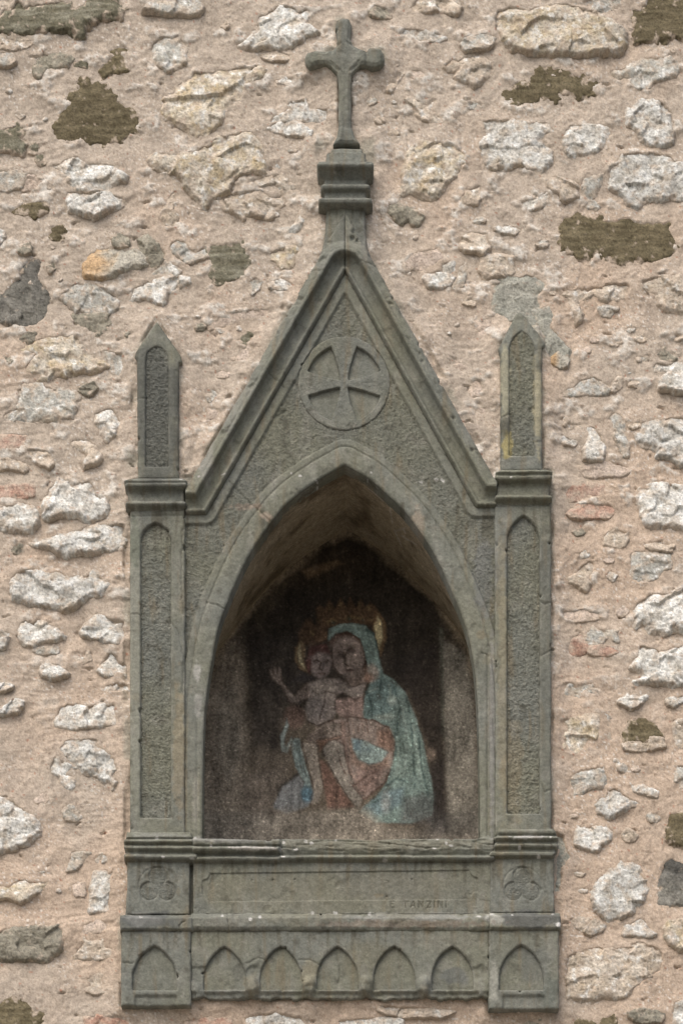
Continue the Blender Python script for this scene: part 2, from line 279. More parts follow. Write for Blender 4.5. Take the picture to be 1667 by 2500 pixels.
# tile, kind, millimetres proud : outline in that tile's coordinates
STONES = """
A V 15:-60,190 40,90 180,30 450,40 640,20 700,75 770,60 820,-40 1080,-40 1130,90 1100,150 960,170 770,230 770,340 720,340 690,290 560,270 300,290 200,330 90,300 -60,310
A C 10:-60,330 120,300 240,340 290,380 230,420 120,440 -60,420
A L 12:-60,480 100,480 140,560 80,600 -60,590
A G 9:320,540 400,480 620,490 660,520 620,600 540,590 420,630 360,690 320,660
A V 3:680,560 800,540 850,505 875,540 800,585 690,585
A B 2:1040,420 1100,430 1160,440 1140,520 1170,630 1040,640 930,690 930,620 970,540 1010,470
A B 3:720,700 790,700 850,750 950,740 980,800 1060,830 1070,920 1190,970 1260,1030 1260,1200 1100,1260 950,1320 780,1290 560,1280 470,1220 490,1090 570,1010 600,930 690,790
A L 9:1380,460 1400,370 1500,330 1640,320 1700,420 1690,560 1620,620 1520,640 1430,580
S L 19:352,25 372,5 420,-14 480,-14 496,18 488,30 470,36 420,33 370,28
A V 10:-60,1200 60,1170 150,1130 230,1180 240,1230 170,1260 240,1310 190,1390 80,1370 -60,1390
A V 3:270,1370 320,1285 355,1310 310,1380
A V 3:340,1420 390,1405 412,1470 370,1495
A C 4:80,70 120,20 200,-40 -40,-40 -40,60
B W 15:700,400 860,260 860,180 1000,70 1130,60 1240,110 1330,60 1330,130 1280,200 1380,270 1420,310 1280,330 1250,390 1050,440 900,430 760,430
B C 7:890,490 1040,465 1180,495 1100,535 920,520
B Y 11:-10,890 100,840 130,770 280,660 600,640 760,600 930,620 900,700 740,760 700,880 560,980 520,1120 400,1220 260,1240 230,1180 110,1110 20,1060 -10,980
B W 6:1040,740 1080,705 1175,705 1160,750
B W 6:960,1080 1130,1020 1140,930 1280,900 1310,1000 1500,1000 1480,1100 1350,1110 1200,1080 1000,1110
B W 8:940,1150 1090,1090 1250,1120 1340,1200 1330,1240 1200,1220 1060,1190
S Y 17:367,390 385,378 400,374 462,374 502,356 539,335 577,323 614,321 630,337 646,370 649,420 630,427 604,421 577,432 563,448 558,467 534,478 518,491 499,503 475,478 451,454 448,437 427,421 400,416 380,408
F C 10:500,330 560,270 700,250 800,240 920,260 1000,300 1090,270 1100,350 1000,410 990,480 870,480 830,450 730,440 720,490 640,440 540,390
F C 4:760,160 860,110 1080,80 1130,150 1210,190 1170,230 1100,280 1040,230 960,190 840,200
F W 4:1125,635 1200,540 1250,475 1275,490 1240,565 1160,640
F C 8:-10,440 70,260 100,230 95,320 60,420 125,470 90,570 30,540 -20,490
F V 3:400,740 480,700 600,700 720,700 780,760 810,860 810,920 740,1000 600,1080 450,1080 410,940 400,840
F L 8:60,740 120,680 200,720 220,760 300,800 390,720 400,840 330,850 240,900 180,860 80,800
F Y 6:980,800 1040,770 1200,740 1240,790 1190,830 1170,930 1080,940 1030,890 980,840
F W 9:960,1090 1060,1050 1160,1070 1185,1110 1110,1140 970,1125
F L 5:770,1060 840,1020 890,1070 880,1100 800,1170 780,1130
F P 3:420,1420 700,1330 1100,1290 1100,1350 880,1390 600,1440 420,1490
E L 8:-60,60 110,60 250,80 200,200 100,220 -60,230
E P 6:220,150 270,90 400,150 320,200 200,220
E W 10:460,20 560,0 600,-50 700,-60 780,0 900,-10 1040,0 1060,60 1150,110 1140,160 1050,170 1000,240 720,240 610,160 640,110 560,60
E W 18:610,250 800,250 990,250 1040,300 1130,310 1110,380 960,430 860,490 760,440 640,410 620,330
E B 5:130,440 190,360 300,350 410,330 430,400 330,470 240,440
E B 2:440,560 520,555 600,570 620,600 580,670 520,695 460,660
E G 14:185,805 220,750 270,735 275,800 240,820
E K 7:340,850 370,880 360,1060 440,1130 470,1220 430,1340 400,1410 300,1460 200,1490 140,1430 60,1450 -30,1400 -30,1250 100,1100 180,1030 160,960 220,910
E O 16:760,900 890,780 1040,780 1240,780 1350,890 1260,930 1180,940 1060,1000 920,1040 780,1020
E G 7:1240,700 1350,640 1440,720 1510,800 1490,860 1420,960 1370,930 1350,880 1280,790
E L 6:690,1090 870,1080 960,1130 1080,1200 1080,1300 960,1360 820,1350 700,1330 600,1250 560,1200 650,1110
E W 9:1190,1210 1220,1130 1350,1060 1490,1040 1568,1020 1720,1030 1730,1070 1620,1130 1520,1170 1480,1290 1400,1250 1340,1210 1260,1220
E G 3:640,1360 720,1370 860,1370 980,1370 1010,1440 960,1500 900,1550 800,1540 750,1480 650,1400
E L 5:1500,880 1568,900 1640,980 1600,1010 1400,1010 1460,950
E W 10:-40,580 30,620 30,680 -40,740
E G 14:1035,670 1090,640 1170,660 1165,745 1060,745
E G 6:445,940 490,880 500,935 460,975
C G 7:95,90 130,45 240,65 270,130 170,145 110,120
C C 7:460,60 500,0 560,-40 900,-40 920,60 880,110 760,90 680,80 600,100 480,90
C W 7:340,310 400,250 500,250 640,290 785,330 740,355 560,375 500,350 440,300
C L 17:920,400 960,340 1080,310 1200,320 1230,350 1170,430 1060,440 960,450
C C 9:750,610 830,520 900,540 960,520 1090,480 1150,550 1210,610 1170,680 1040,780 990,740 900,730 860,690 900,620 800,630
C C 3:245,815 300,720 325,640 395,660 330,740 290,815
C C 4:380,940 420,880 500,890 560,900 700,880 670,980 690,1040 840,1080 700,1090 580,1080 490,1010
D Y 20:-150,160 -120,80 0,60 180,90 300,60 480,30 640,80 760,100 860,170 950,210 1030,280 1040,400 1020,470 800,490 600,500 240,490 0,440 -80,350 -140,260
D L 5:560,30 700,-20 1050,-30 960,60 820,120 700,80
D B 6:1110,90 1200,70 1240,-40 1760,-40 1760,360 1560,350 1470,330 1350,370 1200,370 1140,380 1120,250 1110,160
D B 2:-80,840 0,800 50,770 170,720 190,640 270,590 350,590 480,630 620,690 700,630 700,690 630,740 780,700 810,740 760,790 760,850 640,870 480,840 440,820 460,890 370,920 240,870 200,920 100,970 0,960 -80,950
D L 8:900,650 1000,640 1100,580 1250,530 1450,530 1520,600 1490,680 1370,710 1290,740 1270,800 1150,800 1080,760 1090,700 960,720
D W 11:1130,960 1190,890 1290,910 1410,920 1440,1000 1490,1100 1470,1190 1480,1290 1370,1330 1240,1310 1190,1270 1160,1200 1060,1100 1060,990
D W 9:480,1270 500,1200 540,1150 680,1130 820,1130 900,1140 890,1230 820,1340 720,1390 600,1400 530,1430 490,1340
D W 11:-270,1120 -100,1085 100,1100 330,1120 370,1210 260,1260 310,1320 370,1360 360,1470 290,1550 150,1530 80,1480 -60,1540 -150,1520 -240,1440 -280,1300 -230,1220
C Y 13:400,1500 460,1330 560,1290 700,1310 850,1320 940,1400 960,1490 880,1580 820,1650 720,1750 660,1803 570,1800 440,1740 340,1790 380,1690 390,1570
H W 11:880,20 960,0 1000,-80 1120,-90 1280,-110 1460,-90 1480,-20 1568,-20 1700,0 1700,330 1500,300 1330,320 1240,310 1160,380 1060,370 1030,300 960,250 900,220 890,160
H L 5:640,200 650,130 830,90 810,170 780,240 760,330 800,370 770,390 710,380 690,310
H C 10:330,140 420,120 500,150 560,140 630,200 600,230 620,290 540,310 480,330 440,270 400,240 340,180
H W 6:90,330 220,310 330,260 360,290 270,370 180,400 100,370
G C 8:910,340 950,260 1050,200 1090,180 1100,280 1060,350 980,360
G G 12:250,420 270,370 350,370 420,390 520,430 570,480 520,550 470,540 440,490 360,540 330,500
G C 14:900,750 930,660 990,630 1150,620 1160,720 1180,770 1120,830 1060,790 950,790
G W 6:1230,585 1330,550 1435,590 1400,620 1290,610
G C 11:1100,900 1130,830 1260,820 1390,840 1400,960 1370,1000 1250,1020 1130,1030 1090,960
G W 7:590,990 730,960 740,900 850,890 860,960 820,990 860,1030 820,1100 700,1120 620,1110 580,1040
G L 4:900,930 970,895 960,980 920,1110 870,1135 840,1110 890,1030
G P 4:380,880 440,840 560,790 700,760 760,870 600,930 560,970 430,950
G P 3:1050,1410 1210,1410 1190,1500 1170,1560 1080,1540 1050,1470
H B 2:450,520 520,460 620,430 640,470 780,470 920,490 1110,500 1230,520 1340,510 1490,510 1460,600 1500,690 1540,740 1450,790 1430,860 1350,890 1200,870 1110,850 1080,900 960,870 820,820 620,860 520,790 460,780 440,640 430,600
H C 9:540,1250 470,1180 600,1130 700,1130 860,1090 1060,1070 1090,1110 1060,1190 960,1240 880,1250 760,1190 640,1220 600,1260 640,1400 610,1440 560,1320
H W 8:805,1310 860,1275 965,1310 900,1365 830,1365
H C 11:1190,1060 1330,1020 1500,1020 1700,1020 1700,1380 1500,1350 1340,1280 1300,1200 1200,1140
S S 8:1204,700 1218,680 1255,673 1300,673 1332,690 1330,702 1312,716 1322,752 1318,800 1296,800 1240,786 1225,770 1203,752
S S 9:1297,758 1330,748 1347,770 1345,800 1370,830 1390,850 1385,872 1345,880 1330,860 1310,800
M O 11:90,360 160,290 270,280 280,330 250,420 190,440 100,390
I Y 11:250,240 440,140 600,100 780,90 870,110 900,170 960,270 1080,340 1190,410 1100,470 930,490 820,520 640,550 430,590 520,500 300,500 280,440 330,380 420,290
I L 6:1180,250 1380,300 1420,440 1350,530 1260,480 1240,440 1180,300
I L 7:210,700 270,640 480,640 640,690 850,710 890,790 850,880 800,1010 700,1020 620,970 620,1060 480,1050 200,1040 20,1040 40,980 180,900 210,800
I G 11:905,695 960,640 1060,615 1095,670 1000,745
I W 13:1075,960 1150,930 1250,910 1320,990 1360,1060 1310,1130 1290,1210 1210,1260 1160,1180 1150,1120 1090,1060
I C 13:790,1310 860,1250 1000,1260 1080,1330 1140,1470 1060,1540 960,1570 940,1500 1020,1450 960,1390 900,1370 830,1340
I R 7:-60,1210 140,1200 280,1210 270,1310 170,1350 -60,1370
I C 9:300,1370 420,1370 540,1390 590,1440 590,1540 560,1580 480,1540 380,1470 330,1430
I C 9:-60,1470 100,1480 260,1530 300,1570 260,1590 100,1560 -60,1600
I R 6:-60,1780 150,1770 370,1770 370,1880 180,1910 -60,1920
I W 17:500,1985 520,1905 580,1790 690,1700 780,1720 790,1800 890,1730 1000,1720 1060,1800 1080,1900 1210,1910 1220,2045 1190,2125 1020,2175 930,2155 820,2105 700,2115 520,2145 505,2030
I P 3:1230,1590 1390,1600 1370,1820 1260,1810
I G 8:240,140 330,50 440,55 330,155
J W 13:-60,190 80,170 250,150 380,190 440,280 430,340 360,440 200,430 70,430 20,390 -60,410
J W 17:360,590 480,560 640,500 790,470 960,410 1050,380 1180,380 1420,400 1420,620 1330,670 1180,650 1100,680 920,690 760,720 660,690 600,650 480,620
J W 17:110,1010 190,940 280,880 330,900 560,920 660,920 830,960 960,950 1050,900 1110,940 1150,1000 1240,1030 1190,1130 1050,1170 940,1220 860,1310 740,1330 660,1290 520,1290 380,1270 160,1190 130,1100
J L 4:1270,970 1370,940 1390,1050 1410,1100 1320,1100 1280,1050
J W 15:210,1580 230,1480 290,1460 380,1490 440,1420 510,1480 640,1550 720,1630 620,1670 540,1670 380,1730 270,1710 220,1640
J W 13:920,1570 1010,1460 1090,1400 1200,1410 1310,1450 1420,1460 1420,1650 1350,1730 1220,1690 1090,1650 950,1620
J W 12:-60,1560 120,1590 70,1680 40,1750 -60,1760
J L 5:380,1765 650,1745 645,1795 460,1805
J C 4:770,1830 860,1790 1000,1800 1020,1880 900,1937 800,1930
K W 11:1240,-50 1290,0 1350,60 1430,110 1420,230 1320,200 1290,240 1180,230 1100,160 1170,60
K W 19:465,170 490,110 560,85 640,120 770,210 700,215 650,255 560,245 480,215
K W 7:1190,340 1320,310 1450,330 1440,390 1330,405 1200,405
K W 15:-60,330 80,320 135,340 60,385 -60,395
K W 17:-60,650 40,600 190,485 255,520 240,560 200,625 150,635 60,655
K W 9:630,770 640,680 690,570 770,540 870,550 960,570 1150,560 1290,550 1310,650 1300,770 1100,790 870,810 700,800
K W 12:690,1060 720,990 800,950 1080,940 1110,1010 1200,1090 1300,1160 1310,1220 1330,1290 1250,1370 1320,1430 1280,1510 1260,1430 1160,1400 1100,1330 1000,1340 920,1280 830,1230 720,1100
K W 11:570,1270 600,1170 650,1150 690,1200 790,1220 790,1290 700,1340 840,1390 820,1470 770,1490 700,1420 690,1350 590,1310
K L 5:720,1760 780,1690 870,1720 910,1800 850,1850 760,1840
K P 3:410,1620 480,1560 570,1570 500,1645 420,1645
S W 15:-14,1935 35,1958 65,1982 93,2003 98,2034 72,2051 64,2062 27,2072 -14,2088
L L 6:620,470 650,380 650,300 780,290 820,310 760,370 700,440
L L 5:880,345 900,315 995,320 980,365 890,375
L W 8:820,830 840,720 830,650 850,560 870,480 960,460 1000,500 1040,430 1050,480 1000,550 1000,650 1000,830
L Y 13:-60,640 80,620 130,570 230,550 300,590 430,570 420,620 340,660 260,720 180,760 80,720 -60,710
L G 15:-60,1040 140,990 420,980 550,990 580,1030 550,1080 550,1180 480,1240 430,1290 280,1270 180,1280 -60,1280
L P 5:750,1000 760,960 880,930 1060,920 1050,1010 900,1020 760,1030
L C 6:690,1250 720,1170 770,1090 860,1120 940,1100 930,1180 1030,1180 1010,1240 920,1270 820,1260
L C 5:790,1460 860,1410 960,1400 940,1480 950,1560 880,1590 800,1560
L B 3:-60,1700 100,1630 160,1640 240,1670 280,1740 380,1750 420,1790 360,1860 380,1960 -60,1960
L P 5:655,590 785,565 760,685 700,690
L R 4:780,1810 850,1790 1100,1790 1180,1830 1200,1940 800,1940
T W 8:980,1460 1000,1440 1180,1420 1400,1450 1420,1560 1000,1560
T R 5:515,1475 680,1460 860,1470 850,1500 520,1510
U C 13:340,1140 520,1150 830,1170 760,1200 500,1205 350,1170
U W 7:90,1230 300,1215 500,1230 500,1290 100,1290
U G 4:1280,1195 1400,1205 1390,1290 1270,1290
M L 6:180,740 300,680 420,600 480,570 560,545 640,580 700,650 740,690 700,730 560,735 420,730 280,760
M C 5:835,565 875,575 865,640 800,695 765,695
M L 5:710,1000 800,930 860,950 930,1060 900,1120 910,1220 950,1340 940,1440 900,1430 860,1310 800,1220 770,1120 740,1040
M W 10:500,1110 560,1110 650,1220 680,1300 670,1400 640,1480 450,1480 460,1380 500,1280 510,1200
M P 4:360,1540 480,1530 620,1490 720,1480 960,1560 960,1610 880,1660 720,1640 560,1670 450,1650 410,1590
M R 5:160,1790 340,1780 560,1750 680,1760 690,1860 600,1900 500,1880 400,1930 150,1937
M W 17:1210,440 1260,400 1400,400 1500,380 1740,390 1740,720 1490,720 1390,690 1310,690 1310,610 1340,540 1400,490 1240,490
M G 5:1260,340 1280,270 1310,230 1370,210 1440,310 1480,340 1340,380
M W 15:1120,1110 1150,1060 1290,1020 1370,1030 1460,1010 1740,1020 1740,1540 1540,1530 1400,1470 1290,1450 1300,1380 1260,1340 1130,1330 1060,1270 1060,1180 1110,1180
M W 7:180,1205 260,1225 355,1280 330,1315 240,1295
M C 6:245,1020 290,1075 435,1075 425,1100 280,1115 240,1085
M C 7:975,1095 1085,1045 1075,1090 1000,1110
N W 12:1060,0 1200,-65 1330,-95 1740,-55 1740,430 1500,400 1320,380 1200,400 1140,320 1110,220 1070,130
N R 8:330,200 380,130 560,130 760,140 790,180 760,260 680,280 560,270 430,280 330,280 270,250
N C 9:690,500 720,440 820,410 940,460 940,540 900,600 830,630 740,610 680,580
N L 8:980,690 1060,670 1200,680 1440,690 1440,800 1430,870 1330,900 1300,960 1160,1010 1060,1020 1000,970 980,900 990,800
N C 8:260,980 330,940 400,860 500,770 570,800 570,910 520,960 510,1040 470,1110 400,1050 290,1020
N L 4:705,910 760,875 805,930 770,985
N W 5:115,1090 160,1055 215,1150 190,1205
N W 17:1020,1300 1080,1230 1180,1150 1430,1160 1440,1120 1560,1100 1740,1090 1740,1560 1440,1570 1380,1600 1290,1570 1200,1590 1160,1500 1130,1440 1060,1500 1020,1520 1020,1400
N W 18:1075,1735 1150,1740 1240,1770 1300,1810 1400,1780 1740,1690 1740,2160 1530,2175 1380,2175 1240,2155 1160,2145 1040,2165 1020,2135 1130,2085 1100,2015 980,1985 1010,1900 1060,1840
N P 6:170,1340 300,1340 440,1310 520,1340 660,1370 600,1415 380,1440 220,1440
N R 3:230,1830 330,1620 400,1570 470,1600 440,1690 500,1780 420,1830 300,1850
N L 4:480,1570 560,1520 820,1560 830,1680 700,1620 640,1710 520,1700 470,1640
N R 5:520,1750 640,1730 820,1720 820,1800 700,1830 520,1800
N W 6:350,695 480,645 495,700 400,735
N C 6:1155,615 1250,560 1300,545 1340,600 1445,600 1430,645 1200,635
O L 5:180,340 220,310 340,310 590,320 600,400 470,400 400,450 280,470 210,460
O W 12:845,510 950,455 1080,480 1165,465 1100,515 1020,565 980,580 900,545
O W 8:1390,480 1740,440 1740,500 1540,500 1460,555 1390,535
O Y 5:150,850 200,730 400,690 640,650 640,760 600,900 500,1000 480,1080 300,1100 200,1080 160,1000
O L 4:712,640 745,625 735,760 775,880 775,955 738,955 715,860
O B 4:890,900 920,800 990,730 1160,710 1230,740 1300,840 1330,900 1180,930 1080,930 980,980 890,990
O C 7:900,1000 1000,970 1150,930 1330,940 1350,1010 1100,1050 930,1040
O C 7:1460,770 1520,720 1740,720 1740,1050 1560,1040 1480,980 1450,880
O W 6:805,1175 860,1215 955,1245 935,1285 860,1275
O L 8:290,1420 350,1340 420,1300 570,1270 680,1240 710,1350 710,1450 660,1480 500,1490 400,1560 350,1560 370,1470
O W 13:590,1690 640,1620 710,1590 720,1520 790,1500 850,1520 920,1590 1070,1660 980,1690 900,1740 740,1840 690,1800 610,1760
O W 7:975,1435 1010,1475 1120,1475 1275,1535 1260,1585 1130,1545 1020,1505
O L 6:1500,1250 1740,1220 1740,1480 1540,1480 1490,1400
P B 9:1420,130 1430,40 1480,-60 1740,-70 1740,220 1520,235 1450,210
P W 11:580,120 610,60 720,70 870,70 930,120 900,180 850,200 800,220 780,280 720,270 600,230
P C 11:1015,130 1060,95 1145,140 1110,185 1050,185
P W 15:740,620 800,560 900,470 1000,410 1100,420 1160,440 1170,500 1240,560 1240,640 1190,740 1120,830 1020,900 880,930 830,870 770,810 740,720
P K 8:1340,640 1360,520 1400,390 1480,340 1560,400 1740,420 1740,790 1500,780 1330,780
P C 9:530,920 590,900 680,900 760,920 850,960 830,1000 720,1040 640,1010 570,970
P W 13:1020,1040 1060,960 1180,900 1240,940 1230,1000 1310,1050 1240,1070 1140,1050
P Y 15:1400,1000 1440,930 1560,910 1740,920 1740,1200 1540,1190 1450,1130 1410,1070
P C 11:500,1260 620,1200 760,1160 900,1190 1080,1170 1150,1120 1290,1150 1380,1220 1380,1360 1300,1410 1180,1480 1100,1560 1020,1630 860,1630 700,1640 510,1640 500,1450
P G 13:1080,1770 1150,1740 1300,1740 1400,1770 1360,1840 1180,1840 1090,1800
P W 10:1490,1690 1560,1650 1740,1640 1740,1960 1500,1960 1480,1800
P B 3:540,1940 600,1810 680,1800 760,1850 770,1940
P B 3:810,1940 830,1820 890,1780 960,1800 970,1940
S S 9:1355,2030 1375,2040 1390,2090 1375,2120 1365,2180 1352,2180 1350,2060
Q P 4:1000,420 1040,380 1150,290 1230,300 1240,380 1160,460 1040,440
Q L 5:765,760 810,695 865,730 860,785 800,805
Q P 3:780,880 890,870 920,990 850,1080 740,1070 770,980
Q V 2:1060,230 1130,170 1250,190 1270,240 1180,280 1070,270
Q P 3:1030,570 1120,560 1150,640 1040,660
R P 4:440,470 520,500 580,580 570,650 530,610 470,560
R P 3:620,800 660,690 720,700 770,780 700,830 650,860
R P 3:700,960 780,940 790,1010 720,1010
"""
# small white lime lumps sitting in the joints: x, y, radius
LUMPS = [(346,787,8),(484,769,6),(584,799,7),(22,217,7),(673,520,7),(662,516,5),(765,518,6),(677,400,9),(675,393,8),(748,518,8),
         (967,154,7),(962,246,6),(1086,342,5),(1013,578,5),(997,663,6),(973,703,5),(976,662,4),(1115,790,6),(1097,812,5),(1540,800,9),(1535,790,6),
         (81,728,6),(76,688,6),(146,679,7),(120,454,8),(130,600,5),(540,805,6),(751,560,5),(1537,803,8),(1535,905,5),(104,2126,6),(144,2174,6),
         (1551,2230,6),(117,822,8),(110,286,5),(275,1000,4),(1115,1185,4),(1215,995,5)]

KINDS = {  # base colour, second colour, stain colour, stain amount, relief mm, mortar smear 0..1
    'W': ((.595,.605,.58), (.47,.46,.42), (.30,.27,.225), .45, 4.5, .42),
    'C': ((.53,.485,.415), (.44,.385,.31), (.30,.25,.19), .35, 4.5, .62),
    'Y': ((.52,.485,.41), (.44,.38,.27), (.26,.22,.15), .45, 4.5, .52),
    'L': ((.42,.425,.395), (.34,.335,.30), (.24,.225,.185), .40, 3.2, .52),
    'G': ((.215,.205,.165), (.285,.27,.22), (.12,.11,.08), .5, 4.0, .25),
    'V': ((.155,.150,.110), (.205,.20,.155), (.085,.078,.050), 0.6, 3.8, .36),
    'B': ((.132,.114,.070), (.175,.150,.095), (.080,.066,.038), 0.6, 2.6, .31),
    'K': ((.175,.172,.150), (.235,.23,.205), (.085,.083,.073), .6, 2.6, .16),
    'O': ((.46,.335,.20), (.46,.42,.35), (.42,.235,.095), .6, 3.0, .12),
    'R': ((.36,.235,.180), (.42,.315,.255), (.235,.105,.075), .5, 2.2, .45),
    'P': ((.50,.43,.37), (.46,.385,.32), (.40,.34,.29), .3, 1.6, .40),
    'S': ((.265,.27,.235), (.31,.31,.27), (.20,.20,.175), .3, 2.0, .22),
}
stones = []
for line in STONES.strip().splitlines():
    head, body = line.split(':')
    tl, kind, pr = head.split()
    tx, ty, ts = TILES[tl]
    pts = [tuple(float(c) for c in q.split(',')) for q in body.split()]
    stones.append(dict(kind=kind, proud=float(pr), pts=[(tx + x * ts, ty + y * ts) for x, y in pts]))
rng = random.Random(5)
def blob(cx, cy, rx, ry, n=9, rag=.25):
    a0 = rng.random() * 6.28
    return [(cx + rx * (1 - rag * rng.random()) * math.cos(a0 + 6.2832 * i / n),
             cy + ry * (1 - rag * rng.random()) * math.sin(a0 + 6.2832 * i / n)) for i in range(n)]
for x, y, r in LUMPS:
    stones.append(dict(kind='W', proud=5, pts=blob(x, y, r * 1.15, r * .95, 7, .2), lump=True))
# the wall goes on beyond the frame: more rubble of the same sort
margin = []
tries = 0
while len(margin) < 120 and tries < 9000:
    tries += 1
    x = rng.uniform(-480, 2150); y = rng.uniform(-380, 2880)
    if -75 < x < 1742 and -60 < y < 2560: continue
    r = rng.uniform(28, 75)
    if x + r > -30 and x - r < 1697 and y + r > -30 and y - r < 2530: continue
    if any(abs(x - m[0]) < (r + m[2]) * 1.05 and abs(y - m[1]) < (r + m[2]) * .68 for m in margin): continue
    margin.append((x, y, r))
    stones.append(dict(kind=rng.choice('WWWCCLLYGBVR'), proud=rng.uniform(4, 16), pts=blob(x, y, r * 1.1, r * rng.uniform(.5, .75), 8, .45), far=True))

# small half-buried pieces in the wide joints
free = 0; tries = 0
while free < 42 and tries < 6000:
    tries += 1
    x = rng.uniform(10, 1657); y = rng.uniform(10, 1500 if x < 320 else 2300); r = rng.uniform(8, 19)
    if sd_shrine(np.array([x]), np.array([y]))[0] > -r - 16: continue
    ok = True
    for s in stones:
        q = np.array(s['pts'])
        if q[:, 0].min() - r - 5 < x < q[:, 0].max() + r + 5 and q[:, 1].min() - r - 4 < y < q[:, 1].max() + r + 4: ok = False; break
    if not ok: continue
    free += 1
    stones.append(dict(kind=rng.choice('PPCCLCLG'), proud=rng.uniform(2.5, 6), pts=blob(x, y, r * 1.2, r * rng.uniform(.5, .8), 6, .5)))
WARP = 1.0
def warp(u, v, seed, amp):
    return (u + amp * fbm(u, v, 26, 3, seed) * 1.6, v + amp * fbm(u, v, 26, 3, seed + 3) * 1.6)

def buried(u, v):
    return sm(.10, .30, fbm(u, v * 1.45, 82, 5, 33, .55)) * sm(2300, 1500, v + .4 * abs(u - 830))

def mortar_low(u, v):
    return 0.0045 * fbm(u, v, 190, 2, 3) + 0.003 * fbm(u, v, 70, 2, 4)

for i, s in enumerate(stones):
    p = np.array(s['pts']); s['bb'] = (p[:, 0].min(), p[:, 1].min(), p[:, 0].max(), p[:, 1].max())
    s['size'] = min(s['bb'][2] - s['bb'][0], s['bb'][3] - s['bb'][1]); s['seed'] = 20 + i
    s['amp'] = 1.2 if s.get('lump') else min(5.0, 1.6 + s['size'] * .032)
    if s['kind'] in 'BV': s['amp'] *= 2.1

def stone_sd(s, u, v):
    wu, wv = warp(u, v, s['seed'], s['amp'])
    d = sd_poly(wu, wv, s['pts'])
    return d + 1.6 * fbm(u, v, 7, 2, s['seed'] + 5) + (1 if s.get('lump') else 5.5)

MORTAR_COL = np.array((.415, .352, .284), np.float32)
def mortar_colour(u, v):
    n = fbm(u, v, 330, 3, 41); n2 = fbm(u, v, 60, 4, 43); n3 = fbm(u, v, 9, 3, 45)
    salmon = sm(-.25, .45, n + (v - 1200) / 3000 + (u - 800) / 6000)
    base = [(.392 + .030 * salmon), (.341 + .002 * salmon), (.283 - .012 * salmon)]
    g = 1 + .22 * n2 + .20 * n3
    pale = sm(.25, .6, fbm(u, v, 120, 3, 48)) * .5
    white = sm(.46, .60, perlin(u / 6.5, v / 6.5, 51)) * sm(.0, .35, fbm(u, v, 150, 2, 52) + .1)
    darkg = sm(.44, .60, perlin(u / 5.0, v / 4.5, 57)) * .55 * sm(-.25, .3, fbm(u, v, 80, 2, 58))
    red = sm(.70, .76, perlin(u / 9, v / 9, 61)) * .7
    out = []
    lime = buried(u, v) * sm(-.25, .25, fbm(u, v, 20, 4, 35, .6)) * .9
    for k, (b, bl, pl, w, dk, rd) in enumerate(zip(base, (.54, .52, .475), (.41, .355, .30), (.60, .58, .54), (.15, .105, .07), (.30, .13, .08))):
        c = b * g
        c = c + (pl * g - c) * pale
        c = c + (w - c) * white * .8
        c = c + (bl * g - c) * lime
        c = c + (dk - c) * darkg
        c = c + (rd - c) * red
        out.append(c)
    return out

def mix3(c, col, a):
    return [x + (y - x) * a for x, y in zip(c, col)]

wall = empty('rubble_wall', (0, 0, 0))
wall['label'] = 'pink mortared rubble wall of pale limestone and brown sandstone pieces'
wall['category'] = 'wall'

